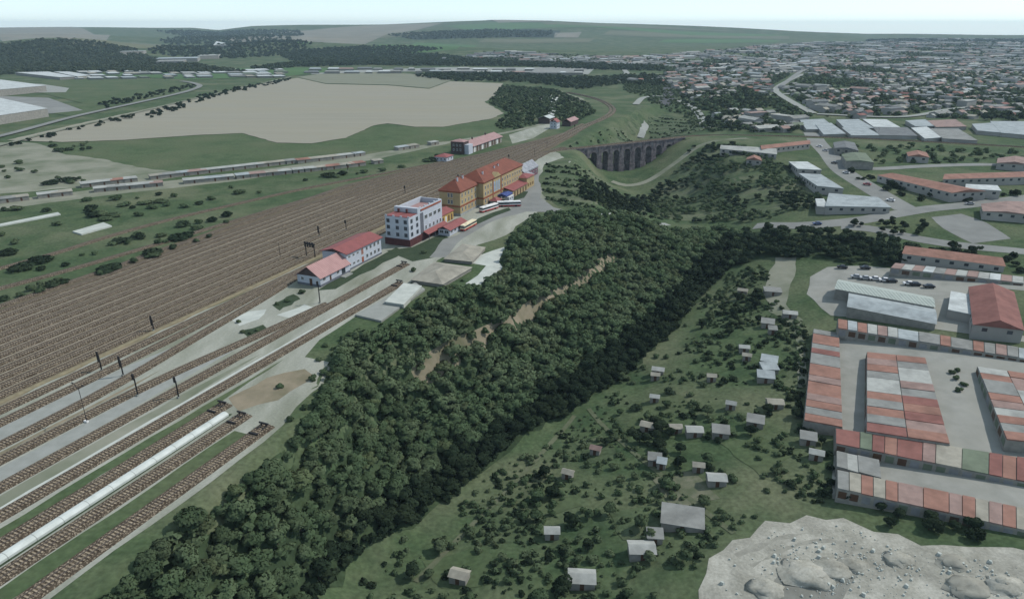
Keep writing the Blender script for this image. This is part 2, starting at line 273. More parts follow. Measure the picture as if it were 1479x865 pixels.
# ------------------------------------------------------------------ mesh helpers
class MB:
    def __init__(s): s.v = []; s.f = []; s.m = []; s.mats = []
    def mi(s, m):
        if m not in s.mats: s.mats.append(m)
        return s.mats.index(m)
    def add(s, vs, fs, m):
        b = len(s.v); k = s.mi(m); s.v += [tuple(map(float, q)) for q in vs]
        for f in fs: s.f.append([b + i for i in f]); s.m.append(k)
    def box(s, x0, x1, y0, y1, z0, z1, m):
        vs = [(x0, y0, z0), (x1, y0, z0), (x1, y1, z0), (x0, y1, z0), (x0, y0, z1), (x1, y0, z1), (x1, y1, z1), (x0, y1, z1)]
        s.add(vs, [(0, 3, 2, 1), (4, 5, 6, 7), (0, 1, 5, 4), (1, 2, 6, 5), (2, 3, 7, 6), (3, 0, 4, 7)], m)
    def prism(s, poly, z0, z1, m, mtop=None):
        n = len(poly); z0 = z0 if hasattr(z0, '__len__') else [z0] * n; z1 = z1 if hasattr(z1, '__len__') else [z1] * n
        vs = [(p[0], p[1], z0[i]) for i, p in enumerate(poly)] + [(p[0], p[1], z1[i]) for i, p in enumerate(poly)]
        s.add(vs, [tuple(range(n - 1, -1, -1))] + [(i, (i + 1) % n, n + (i + 1) % n, n + i) for i in range(n)], m)
        s.add(vs[n:], [tuple(range(n))], mtop or m)
    def cyl(s, c, r, z0, z1, m, n=8, r1=None):
        r1 = r if r1 is None else r1
        vs = [(c[0] + r * math.cos(2 * math.pi * i / n), c[1] + r * math.sin(2 * math.pi * i / n), z0) for i in range(n)] + \
             [(c[0] + r1 * math.cos(2 * math.pi * i / n), c[1] + r1 * math.sin(2 * math.pi * i / n), z1) for i in range(n)]
        s.add(vs, [tuple(range(n - 1, -1, -1)), tuple(range(n, 2 * n))] + [(i, (i + 1) % n, n + (i + 1) % n, n + i) for i in range(n)], m)
    def bar(s, p, q, r, m):
        p = np.array(p, float); q = np.array(q, float); d = q - p; d /= np.linalg.norm(d)
        a = np.cross(d, (0, 0, 1.0)); 
        if np.linalg.norm(a) < 1e-3: a = np.array([1.0, 0, 0])
        a /= np.linalg.norm(a); b = np.cross(d, a)
        vs = [p + r * (sx * a + sy * b) for sx, sy in ((-1, -1), (1, -1), (1, 1), (-1, 1))] + [q + r * (sx * a + sy * b) for sx, sy in ((-1, -1), (1, -1), (1, 1), (-1, 1))]
        s.add(vs, [(0, 3, 2, 1), (4, 5, 6, 7), (0, 1, 5, 4), (1, 2, 6, 5), (2, 3, 7, 6), (3, 0, 4, 7)], m)
    def gable(s, x0, x1, y0, y1, z0, zr, m, over=0.5, th=0.22, shift=0.5):
        """solid gabled roof, ridge along y"""
        xm = x0 + (x1 - x0) * shift; a, b = x0 - over, x1 + over; c, d = y0 - over, y1 + over
        sl0 = (zr - z0) / (xm - x0); sl1 = (zr - z0) / (x1 - xm)
        za, zb = z0 - over * sl0, z0 - over * sl1
        vs = []
        for y in (c, d): vs += [(a, y, za), (xm, y, zr), (b, y, zb), (a, y, za + th), (xm, y, zr + th), (b, y, zb + th)]
        s.add(vs, [(0, 1, 4, 3), (1, 2, 5, 4), (6, 9, 10, 7), (7, 10, 11, 8), (3, 4, 10, 9), (4, 5, 11, 10), (0, 6, 7, 1), (1, 7, 8, 2), (0, 3, 9, 6), (2, 8, 11, 5)], m)
    def hip(s, x0, x1, y0, y1, z0, zr, m, over=0.6, hipn=True, hipf=True):
        x0 -= over; x1 += over; y0 -= over; y1 += over; xm = (x0 + x1) / 2; h = (x1 - x0) / 2
        a = y0 + (h if hipn else 0); b = y1 - (h if hipf else 0)
        if a > b: a = b = (y0 + y1) / 2
        vs = [(x0, y0, z0), (x1, y0, z0), (x1, y1, z0), (x0, y1, z0), (xm, a, zr), (xm, b, zr)]
        s.add(vs, [(0, 1, 4), (1, 2, 5, 4), (2, 3, 5), (3, 0, 4, 5), (0, 3, 2, 1)], m)
    def build(s, name, parent=None, smooth=False):
        me = bpy.data.meshes.new(name); me.from_pydata(s.v, [], s.f)
        for m in s.mats: me.materials.append(m)
        me.polygons.foreach_set('material_index', s.m)
        if smooth: me.polygons.foreach_set('use_smooth', [True] * len(s.f))
        me.update(); o = bpy.data.objects.new(name, me); COL.objects.link(o)
        if parent: o.parent = parent
        return o
def np_mesh(name, V, F, mats, parent=None, midx=None, normals=None, smooth=False):
    """V (n,3), F (m,k) uniform faces -> one mesh object"""
    me = bpy.data.meshes.new(name); n, (mm, k) = len(V), F.shape
    me.vertices.add(n); me.vertices.foreach_set('co', np.ascontiguousarray(V, np.float32).ravel())
    me.loops.add(mm * k); me.loops.foreach_set('vertex_index', np.ascontiguousarray(F, np.int32).ravel())
    me.polygons.add(mm); me.polygons.foreach_set('loop_start', np.arange(0, mm * k, k, dtype=np.int32))
    for m in mats: me.materials.append(m)
    if midx is not None: me.polygons.foreach_set('material_index', np.ascontiguousarray(midx, np.int32))
    me.polygons.foreach_set('use_smooth', np.full(mm, bool(smooth or normals is not None)))
    me.update(calc_edges=True)
    if normals is not None: me.normals_split_custom_set_from_vertices(normals.tolist())
    o = bpy.data.objects.new(name, me); COL.objects.link(o)
    if parent: o.parent = parent
    return o
def tag(o, label=None, cat=None, group=None, kind=None):
    if label: o['label'] = label
    if cat: o['category'] = cat
    if group: o['group'] = group
    if kind: o['kind'] = kind
    return o
def empty(name, loc, rz=0.0, label=None, cat=None, group=None):
    o = bpy.data.objects.new(name, None); COL.objects.link(o); o.location = loc; o.rotation_euler = (0, 0, rz); o.empty_display_size = 0.5
    return tag(o, label, cat, group)
def copy_tree(o, parent=None):
    c = o.copy(); COL.objects.link(c); c.parent = parent
    for ch in o.children: copy_tree(ch, c)
    return c

# ------------------------------------------------------------------ terrain
idx = np.arange(NY * NX).reshape(NY, NX)
F = np.stack([idx[:-1, :-1], idx[:-1, 1:], idx[1:, 1:], idx[1:, :-1]], -1).reshape(-1, 4)
gr = np_mesh('ground', np.stack([GXX, GYY, GZ], -1).reshape(-1, 3), F, [GRASS], smooth=True); gr['kind'] = 'structure'

def clip_half(poly, ax, val, keep_less):
    out = []
    n = len(poly)
    for i in range(n):
        p, q = poly[i], poly[(i + 1) % n]
        ip = (p[ax] <= val) == keep_less or p[ax] == val; iq = (q[ax] <= val) == keep_less or q[ax] == val
        if ip: out.append(p)
        if ip != iq:
            t = (val - p[ax]) / (q[ax] - p[ax]); out.append((p[0] + (q[0] - p[0]) * t, p[1] + (q[1] - p[1]) * t))
    return out
def wobble(poly, amp, step):
    out = []
    n = len(poly)
    for i in range(n):
        p, q = np.array(poly[i]), np.array(poly[(i + 1) % n]); L = np.linalg.norm(q - p); k = max(1, int(L / step)); nrm = np.array([-(q - p)[1], (q - p)[0]]) / max(L, 1e-6)
        for j in range(k):
            c = p + (q - p) * j / k
            if j: c = c + nrm * random.uniform(-amp, amp)
            out.append((c[0], c[1]))
    return out
_zoff = [0.035]
def patch(name, poly, m, cell=None, amp=0.0, step=8.0, label=None, off=None, kind='structure', world=False):
    """sheet lying on the terrain; poly in photo pixels unless world"""
    P = [tuple(p) for p in (poly if world else GL(px(poly)))]
    if amp: P = wobble(P, amp, step)
    xs = [p[0] for p in P]; ysx = [p[1] for p in P]; dist = math.hypot(sum(xs) / len(xs), sum(ysx) / len(ysx))
    if cell is None: cell = max(1.6, dist * 0.008)
    _zoff[0] += 0.0009
    o_ = (_zoff[0] if dist < 700 else 0.10 + dist * 0.00022 + _zoff[0] * 0.6) if off is None else off
    mb = MB(); vid = {}
    def vert(p):
        k = (round(p[0], 2), round(p[1], 2))
        if k not in vid: vid[k] = len(vid)
        return vid[k]
    faces = []
    for i in range(int(math.floor(min(xs) / cell)), int(math.floor(max(xs) / cell)) + 1):
        st = clip_half(clip_half(P, 0, i * cell, False), 0, (i + 1) * cell, True)
        if len(st) < 3: continue
        a, b = min(p[1] for p in st), max(p[1] for p in st)
        for j in range(int(math.floor(a / cell)), int(math.floor(b / cell)) + 1):
            c = clip_half(clip_half(st, 1, j * cell, False), 1, (j + 1) * cell, True)
            if len(c) < 3: continue
            ar = sum(c[q][0] * c[(q + 1) % len(c)][1] - c[(q + 1) % len(c)][0] * c[q][1] for q in range(len(c))) / 2
            if abs(ar) < 0.01: continue
            ids = []
            for p in (c if ar > 0 else c[::-1]):
                k = vert(p)
                if k not in ids: ids.append(k)
            if len(ids) > 2: faces.append(ids)
    K = np.array(list(vid.keys())); Z = gz(K[:, 0], K[:, 1]) + o_
    me = bpy.data.meshes.new(name); me.from_pydata([(x, y, z) for (x, y), z in zip(K.tolist(), Z)], [], faces); me.materials.append(m)
    me.polygons.foreach_set('use_smooth', [True] * len(faces)); me.update()
    o = bpy.data.objects.new(name, me); COL.objects.link(o); o['kind'] = kind
    if label: o['label'] = label
    return o
def smooth_line(pts, step=4.0):
    """Catmull-Rom resample of 2-D world points"""
    P = [np.array(p, float) for p in pts]; P = [2 * P[0] - P[1]] + P + [2 * P[-1] - P[-2]]; out = []
    for i in range(1, len(P) - 2):
        L = np.linalg.norm(P[i + 1] - P[i]); k = max(1, int(L / step))
        for j in range(k):
            t = j / k; a, b, c, d = P[i - 1], P[i], P[i + 1], P[i + 2]
            out.append(0.5 * ((2 * b) + (c - a) * t + (2 * a - 5 * b + 4 * c - d) * t * t + (3 * b - a - 3 * c + d) * t ** 3))
    out.append(P[-2]); return np.array(out)
def ribbon(name, pts, width, m, off=None, step=None, world=False):
    """road strip draped on the terrain"""
    W_ = [np.array(p) for p in pts] if world else GL(px(pts))
    dist = np.linalg.norm(np.mean(W_, 0)); ln = smooth_line(W_, step or max(3.0, dist * 0.008))
    t = np.gradient(ln, axis=0); t /= np.linalg.norm(t, axis=1)[:, None]; nr = np.c_[-t[:, 1], t[:, 0]]
    _zoff[0] += 0.0009; o_ = (0.03 + _zoff[0] if dist < 700 else 0.4 + dist * 0.0005 + _zoff[0]) if off is None else off
    kk = 5; V = []
    for q in np.linspace(-0.5, 0.5, kk):
        c = ln + nr * width * q; V.append(np.c_[c, gz(c[:, 0], c[:, 1]) + o_])
    V = np.stack(V, 1); n = len(ln); I = np.arange(n * kk).reshape(n, kk)
    Fq = np.stack([I[:-1, :-1], I[1:, :-1], I[1:, 1:], I[:-1, 1:]], -1).reshape(-1, 4)[:, ::-1]
    o = np_mesh(name, V.reshape(-1, 3), Fq, [m], smooth=True); o['kind'] = 'structure'; return o

# --- land cover, near to far
# middle-left fields and strips
patch('meadow', '60,207 180,203 280,196 350,193 400,207 450,208 500,200 540,182 600,184 640,184 710,172 740,172 720,190 660,200 560,216 420,238 300,252 180,243 120,228 80,218', MEADOW, amp=1.5)
patch('field', '10,203 110,180 190,163 280,143 355,125 430,113 470,122 560,124 620,129 650,118 727,121 716,138 700,148 728,164 710,172 640,184 600,184 560,179 540,182 500,200 450,208 400,207 350,193 280,196 180,203 90,206', FIELD, amp=1.0)
patch('field', '430,112 470,106 520,104 590,107 660,112 650,117 620,128 560,123 470,121', STUBBLE)
patch('field', '-40,206 40,206 70,212 90,222 150,230 210,243 290,251 200,264 100,272 -40,284', DUST, amp=2.0)
patch('field', '60,115 200,112 275,122 282,132 160,155 110,170 50,160 120,150 60,135', MEADOW)
patch('path', '-10,292 150,272 330,252 520,225 640,205 650,207 540,231 340,262 150,283 -10,304', DUST, amp=0.6)
ribbon('road', '-60,212 20,193 110,169 200,149 262,135 288,126 280,121 262,118', 9, ASPHALT)
ribbon('road', '-40,222 60,196 200,163 300,139 420,112', 5, DUST)
ribbon('path', '640,207 700,197 740,190 790,178', 7, DUST)
ribbon('path', '797,168 798,155 803,140', 8, PALE)
patch('field', '800,133 812,133 845,144 838,148 805,141', DUST); patch('field', '780,139 800,138 800,146 778,145', PALE)
patch('path', '735,195 790,178 800,182 770,200 740,208', GRAVEL)
# railway land
def rspoly(*q): return [tuple(RS(r, s)) for r, s in q]
patch('yard', rspoly((-190.8, 20), (-190.8, 300), (-190.8, 420), (-193, 545), (-199, 640), (-215, 640), (-222, 589), (-238, 508), (-250, 460), (-269, 368), (-268, 298), (-266, 206), (-259, 141), (-256, 20)), YARDBED, world=True, amp=0.4)
CESS = mat('pale_cess', (0.27, 0.24, 0.185), (0.19, 0.168, 0.125), 0.5, 0.95, 0.05)
for k_ in range(12):
    r_ = -197.72 - 5.05 * k_; wd_ = [0.5, 0.45, 0.7, 0.45, 0.8, 0.5, 0.85, 0.5, 0.45, 0.9, 0.6, 0.55][k_]; e_ = 430 - 10 * k_
    patch('path', rspoly((r_ - wd_ / 2, 40), (r_ + wd_ / 2, 40), (r_ + wd_ / 2, 230), (r_ + wd_ / 2, e_), (r_ - wd_ / 2, e_), (r_ - wd_ / 2, 230)), CESS, world=True, cell=12, off=0.15)
patch('path', rspoly((-190.9, 20), (-186, 20), (-186, 300), (-187, 470), (-190.9, 470)), EARTH, world=True)
patch('apron', rspoly((-190, 20), (-190, 200), (-186, 330), (-184, 470), (-190, 545), (-160, 500), (-145, 420), (-130, 350), (-128, 300), (-140, 262), (-137, 226), (-136.6, 165), (-133, 153), (-119, 153), (-117, 136), (-113, 119), (-112, 20)), GRAVEL, world=True, amp=1.2)
patch('grass_strip', rspoly((-140, 20), (-138.5, 110), (-138, 130), (-139.5, 60)), DARKGRASS, world=True, amp=0.4)
patch('grass_strip', rspoly((-140.5, 30), (-137.8, 30), (-136.2, 118), (-138, 150), (-139.2, 118)), MEADOW, world=True, amp=0.3)
patch('grass_strip', rspoly((-123.5, 20), (-118.5, 20), (-118.5, 112), (-122.5, 112)), MEADOW, world=True, amp=0.5)
patch('grass_strip', rspoly((-129.7, 20), (-128.8, 20), (-128.8, 118), (-129.7, 118)), DARKGRASS, world=True)
patch('grass_strip', rspoly((-152, 30), (-147.5, 30), (-146, 120), (-147, 150), (-149.5, 120)), DUST, world=True, amp=0.4)
patch('grass_strip', rspoly((-168, 30), (-166.5, 30), (-166, 120), (-167, 130)), EARTH, world=True, amp=0.2)
patch('path', rspoly((-147.2, 20), (-145.4, 20), (-143.8, 100), (-142.8, 170), (-142, 205), (-143.6, 205), (-146.4, 100)), PALE, world=True, amp=0.2)
patch('path', rspoly((-161.5, 20), (-156.5, 20), (-155.5, 100), (-157, 160), (-160.5, 120)), SLAB, world=True, amp=0.3)
patch('path', rspoly((-180, 20), (-173, 20), (-172, 120), (-176, 150), (-178.5, 120)), SLAB, world=True, amp=0.3)
patch('path', rspoly((-176, 178), (-158, 178), (-156, 202), (-160, 212), (-177, 202)), GRAVEL, world=True, amp=1)
patch('grass_strip', rspoly((-165.5, 202), (-160, 206), (-160, 258), (-167, 262), (-166.5, 210)), DARKGRASS, world=True, amp=1.0)
patch('grass_strip', '558,362 596,357 640,338 652,346 628,372 596,378', DARKGRASS, amp=0.8)
patch('forecourt', '640,346 660,340 690,318 740,300 757,275 772,252 790,250 780,285 800,300 830,308 760,306 716,318 680,338 660,352 646,372 620,372', ASPHALT, amp=0.8)
patch('grass_strip', '690,316 712,307 735,300 738,304 716,312 690,324 675,330', DARKGRASS, amp=0.6)
patch('grass_strip', '741,283 752,276 763,277 757,286 742,290', DARKGRASS, amp=0.4)
patch('forecourt', '690,370 712,362 745,352 738,366 720,378 730,392 716,412 688,412 672,410 690,398 702,384 678,380', PALE, amp=1.2)
ribbon('path', '830,308 870,313 920,320 965,324', 6, SLAB)
patch('path', rspoly((-177, 262), (-184, 262), (-184, 420), (-177.5, 420)), SLAB, world=True)
patch('lot', '330,575 385,546 440,533 456,545 402,578 345,594', EARTH, amp=0.8, step=4)
patch('lot', '335,463 360,450 385,447 374,461 346,471', PALE, amp=0.8, step=3); patch('grass_strip', '346,478 380,469 388,479 360,489', DARKGRASS, amp=0.8, step=3); patch('grass_strip', '393,441 424,425 434,432 404,449', DARKGRASS, amp=0.8, step=3); patch('lot', '400,455 440,440 452,444 420,460', PALE, amp=0.7, step=3)
patch('slope', '846,256 872,268 890,280 930,284 965,300 930,308 895,300 866,286 848,270', UNDER, amp=1.5)
# brown track on the wooded terrace
ribbon('path', '598,545 650,512 700,490 735,471 775,446 806,425 850,398 880,375 905,352', 5, EARTH)
ribbon('path', '884,262 905,268 930,264 955,250 980,232 1005,214 1040,203 1080,200', 6, DUST)
patch('slope', '904,184 914,164 922,150 929,154 920,168 926,178 918,196 910,194', ROUGH, amp=1)
patch('slope', '930,174 937,182 930,200 920,198', SLAB, amp=1)
ribbon('road', '918,152 930,142 955,140 985,148 1010,166 1022,186', 9, SLAB)
ribbon('road', '950,113 962,126 966,140 958,152', 16, mat('dark_asphalt', (0.07, 0.072, 0.075), (0.06, 0.062, 0.064), 0.05, 0.9, 0.1))
# wood floor
WOOD = '112,905 425,642 474,574 484,520 528,486 566,482 616,434 690,420 720,398 735,350 770,322 820,312 880,318 940,328 1040,335 1070,345 1060,380 1020,420 960,490 900,545 830,590 760,625 700,680 620,740 560,770 500,820 400,930'
patch('wood_floor', WOOD, UNDER, amp=2.5, step=6)
patch('wood_floor', '985,235 1000,212 1060,208 1110,222 1150,250 1180,272 1196,300 1140,306 1100,318 1010,318 945,312 930,296 960,262', ROUGH, amp=2.0)
patch('wood_floor', '1050,338 1120,338 1200,340 1290,352 1330,372 1300,386 1240,382 1160,372 1110,372 1060,385', UNDER, amp=2.0)
patch('slope', '786,238 815,228 835,232 850,243 868,256 884,268 900,282 925,296 945,306 905,306 850,302 806,298 786,284 778,262', ROUGH, amp=1.0)
patch('slope', '815,212 850,196 890,183 905,190 914,206 880,207', ROUGH, amp=0.8); patch('slope', '936,168 960,166 1000,174 1020,188 985,196 940,202', ROUGH, amp=0.8)
PDIRT = mat('pale_dirt', (0.36, 0.352, 0.305), (0.26, 0.255, 0.215), 0.22, 0.95, 0.05, (0.20, 0.195, 0.165), 0.09, bump=0.5); _fine(PDIRT, 1.6, 0.15)
TRB2 = mat('rutted_dirt', (0.21, 0.205, 0.175), (0.27, 0.265, 0.225), 0.6, 0.95, 0.05)
# roads and lots on the right
ribbon('road', '1172,192 1180,205 1196,222 1215,245 1250,268 1290,292 1310,303', 15, ASPHALT)
ribbon('road', '1090,327 1150,326 1230,320 1290,310 1340,302 1400,296 1500,284', 11, ASPHALT)
ribbon('road', '1215,327 1265,332 1330,346 1400,356 1500,366', 10, ASPHALT)
ribbon('road', '1200,238 1260,244 1340,240 1420,238 1500,240', 9, ASPHALT)
patch('grass_strip', '1222,328 1262,318 1305,312 1335,322 1345,340 1300,344 1262,334', MEADOW, amp=1)
patch('parking_lot', '1345,314 1388,309 1425,322 1460,345 1405,352 1362,330', ASPHALT, amp=0.6)
patch('parking_lot', '1165,425 1170,400 1195,386 1250,384 1330,392 1479,406 1500,408 1500,420 1479,420 1400,414 1410,470 1500,490 1500,498 1340,474 1200,456', LOT, amp=0.8)
patch('lot', '1205,480 1500,512 1500,790 1440,742 1205,716', LOT, amp=0.6)
patch('lot', '1205,640 1202,720 1330,745 1500,772 1500,650 1360,642', LOT, amp=0.6)
patch('lot', '1010,880 1020,828 1058,780 1105,752 1165,744 1218,748 1262,768 1330,788 1400,790 1500,800 1500,900 1010,900', PDIRT, amp=2.2, step=4)
patch('lot', '1105,880 1118,838 1140,815 1190,805 1248,822 1225,850 1210,880', mat('grey_wet_ground', (0.20, 0.20, 0.175), (0.15, 0.15, 0.13), 0.3, 0.95, 0.1), amp=1.5, step=4)
for q_ in ('1060,800 1120,775 1180,765 1180,769 1122,780 1066,806', '1080,815 1130,790 1200,778 1290,800 1290,804 1200,784 1134,796 1088,820', '1290,795 1360,815 1440,835 1479,850 1479,856 1436,841 1355,821 1288,800', '1330,800 1400,806 1400,812 1335,806'): patch('lot', q_, TRB2, amp=0.8, step=3)
# garden paths and beds
TRB = mat('tilled_beds', (0.15, 0.15, 0.105), (0.085, 0.10, 0.06), 0.35, 0.95, 0.05)
for q in ['905,615 960,560 1010,590 990,640', '830,640 870,630 890,660 850,670', '940,690 1000,680 1040,720 980,735', '760,700 820,690 840,730 780,745', '1040,640 1100,630 1140,660 1100,690', '610,810 700,790 720,840 640,850', '1010,495 1060,490 1070,530 1030,540', '880,740 940,730 960,770 900,780']:
    patch('garden_bed', q, random.choice([TRB, MEADOW, MEADOW, ROUGH]), amp=1.2, step=4)
TROD = mat('trodden_grass', (0.115, 0.125, 0.08), (0.08, 0.095, 0.055), 0.4, 0.95, 0.05)
ribbon('path', '850,590 900,640 960,690 1020,740 1060,770', 1.6, TROD); ribbon('path', '830,600 760,680 680,760 600,840', 1.6, TROD)
ribbon('path', '1130,380 1110,420 1150,470 1160,560', 3, DUST)
patch('lot', '1105,420 1120,372 1150,372 1135,440 1160,462 1150,476 1110,450', DUST, amp=1.5)
# far land cover
patch('field', '880,45 960,47 1060,50 1140,53 1140,57 1040,56 940,54 870,51', FAROLIVE); patch('field', '700,57 780,57 860,56 850,62 760,63 690,62', FAROLIVE); patch('field', '960,58 1060,57 1130,59 1120,62 1030,63 950,62', FARGREEN)
patch('field', '780,33 900,36 1000,42 1090,47 1000,44 880,39 790,36', FAROLIVE); patch('field', '470,52 560,48 640,45 640,50 540,56 470,59', FAROLIVE); patch('field', '100,66 190,62 260,66 240,72 180,70', FAROLIVE); patch('field', '330,66 440,58 520,58 440,66', FARGREEN)
patch('field', '540,70 600,62 690,66 660,72 575,80 500,76', FARGREEN)
patch('field', '330,55 450,44 560,36 640,34 560,50 460,62 330,64', FARBROWN)
patch('field', '640,38 720,33 800,35 870,40 760,42 690,46', FARGREEN); patch('field', '800,34 850,34 900,39 980,46 1090,50 1150,52 1000,52 880,42', FARGREEN)
patch('field', '560,52 700,40 810,45 800,55 700,55 600,58', FARWOODG); patch('field', '802,48 840,47 835,55 800,55', FARBROWN)
patch('field', '0,40 120,42 160,52 100,62 0,58', FARBROWN); patch('field', '640,31 760,29 800,32 720,34', FARBROWN)
patch('field', '130,108 280,100 420,98 520,100 420,110 275,116', FARGREEN); patch('field', '1200,100 1240,62 1262,66 1250,80 1222,96', FARGREEN)
ribbon('road', '1174,165 1150,152 1124,136 1122,128 1140,117 1160,108', 10, SLAB)
ribbon('road', '1124,128 1165,101 1200,103 1160,104 1060,90 1000,82', 10, ASPHALT)
ribbon('road', '870,122 890,118 905,108 902,102', 12, SLAB); ribbon('road', '1205,96 1222,82 1232,68', 14, SLAB)
ribbon('road', '1479,150 1380,158 1300,170 1180,166', 9, SLAB); ribbon('road', '1020,140 1120,138 1250,128 1479,126', 8, SLAB)
patch('lot', '-40,120 60,122 100,128 95,134 -40,136', SLAB); patch('lot', '-40,138 70,142 120,160 60,166 -40,180', ASPHALT)
patch('lot', '440,104 640,98 760,98 860,98 850,108 700,104 560,104 450,108', SLAB)

# ------------------------------------------------------------------ railway tracks
ORD = ['first', 'second', 'third', 'fourth', 'fifth', 'sixth', 'seventh', 'eighth', 'ninth', 'tenth', 'eleventh', 'twelfth', 'thirteenth', 'fourteenth', 'fifteenth', 'sixteenth']
_tk = [0]
def track(pts, label, group, z0=0.0, bw=2.55, tw=1.75, gap=0.80):
    """pts: dense world line -> thing railway_track > ballast, sleepers, two rails"""
    ln = np.array(pts, float); seg = np.linalg.norm(np.diff(ln, axis=0), axis=1); cum = np.r_[0, np.cumsum(seg)]; L = cum[-1]
    _tk[0] += 1; zj = z0 + 0.006 * (_tk[0] % 9)
    def at(d):
        p = np.c_[np.interp(d, cum, ln[:, 0]), np.interp(d, cum, ln[:, 1])]
        e = 0.6; q = np.c_[np.interp(np.minimum(d + e, L), cum, ln[:, 0]), np.interp(np.minimum(d + e, L), cum, ln[:, 1])] - np.c_[np.interp(np.maximum(d - e, 0), cum, ln[:, 0]), np.interp(np.maximum(d - e, 0), cum, ln[:, 1])]
        q /= np.linalg.norm(q, axis=1)[:, None]; return p, q, np.c_[q[:, 1], -q[:, 0]]
    d = np.linspace(0, L, max(2, int(L / 5))); p, t, nr = at(d)
    org = np.array([p[0, 0], p[0, 1], 0.0]); zz = np.zeros(len(p))
    root = empty('railway_track', org.tolist(), 0, label, 'track', group)
    def sweep(name, prof, m):
        k = len(prof); V = np.stack([np.c_[p + nr * a, zz + b] for a, b in prof], 1) - org
        I = np.arange(len(p) * k).reshape(len(p), k)
        Fq = np.stack([I[:-1, :-1], I[:-1, 1:], I[1:, 1:], I[1:, :-1]], -1).reshape(-1, 4)
        return np_mesh(name, V.reshape(-1, 3), Fq[:, ::-1], [m], root)
    sweep('ballast', [(-bw, -0.08), (-tw, 0.34 + zj), (tw, 0.34 + zj), (bw, -0.08)], BALLAST)
    for sgn in (-1, 1):
        c = sgn * 0.76; sweep('rail', [(c - 0.07, 0.36), (c - 0.07, 0.60 + zj), (c + 0.07, 0.60 + zj), (c + 0.07, 0.36)], RAIL)
    ds = np.arange(0.4, L - 0.3, gap); c, t, nr = at(ds); n = len(ds)
    ln_ = 1.3 + rng.uniform(-0.04, 0.04, n)[:, None]; hw = 0.17; zt = 0.44 + zj + rng.uniform(-0.01, 0.01, n); zb = np.full(n, 0.30)
    cor = [c + nr * ln_ * a + t * hw * b for a, b in ((-1, -1), (1, -1), (1, 1), (-1, 1))]
    V = np.stack([np.c_[q, zb] for q in cor] + [np.c_[q, zt] for q in cor], 1) - org
    base = (np.arange(n) * 8)[:, None, None]; fq = np.array([(4, 5, 6, 7), (0, 1, 5, 4), (1, 2, 6, 5), (2, 3, 7, 6), (3, 0, 4, 7)])[None]
    s = np_mesh('sleepers', V.reshape(-1, 3), (base + fq).reshape(-1, 4), [SLEEPER], root); s['kind'] = 'stuff'
    return root
def rsline(q, step=4.0): return smooth_line([RS(r, s) for r, s in q], step)
def densify(pts, step=4.0):
    out = []
    for a, b in zip(pts[:-1], pts[1:]):
        a, b = np.array(a), np.array(b); k = max(1, int(np.linalg.norm(b - a) / step)); out += [a + (b - a) * j / k for j in range(k)]
    return np.array(out + [np.array(pts[-1])])
def LB(s): return np.interp(s, [0, 300, 365, 460, 508, 589], [-266, -266, -268, -248, -236, -219])
S0 = 60
main_px = px('845,181 862,174 877,166 882,158 874,150 858,143 838,138 818,134')
main_pts = [UN(*q) for q in main_px]
for i in range(13):
    r = -195.2 - 5.05 * i
    if i < 3:
        off = (i - 1) * 4.6; P = smooth_line([RS(-204 , 560), RS(-206, 620)] + main_pts, 5.0); t = np.gradient(P, axis=0); t /= np.linalg.norm(t, axis=1)[:, None]
        nr = np.c_[-t[:, 1], t[:, 0]]; tail = P + nr * off
        if i == 2: tail = tail[:30]
        pts = np.vstack([densify([RS(r, S0), RS(r, 420)]), rsline([(r, 425), (r + (-204 - off - r) * 0.5, 485), (-204 - off, 550)], 5), tail[1:]])
    else:
        se = 589.0
        for s in np.arange(300, 640, 1.0):
            if LB(s) > r - 4.0: se = s; break
        se = min(se, 585)
        pts = np.vstack([densify([RS(r, S0), RS(r, se - 34)]), rsline([(r, se - 32), (r + 0.6, se - 16), (r + 3.0, se)], 4)])
    track(pts, f'{ORD[i]} ballasted yard track counting leftward from the sandy strip beside the station', 'parallel tracks of the station yard', bw=2.0, tw=1.62)
track(rsline([(-262.0, S0), (-262.5, 250), (-263.5, 360), (-246, 455), (-233, 508), (-216, 592), (-209.5, 650), (-207, 690)]), 'outermost yard track running left of the pale cinder path', 'parallel tracks of the station yard')
track(smooth_line([UN(*q) for q in px('-60,432 0,417 100,390 200,361 300,331 400,301 480,277')]), 'lone single track curving through shrubs left of the yard', 'outlying single tracks')
track(smooth_line([UN(*q) for q in px('-60,402 0,388 80,366 160,341 240,319 320,300 440,273 560,250 640,234')]), 'leftmost single track crossing the grass below the shed rows', 'outlying single tracks')
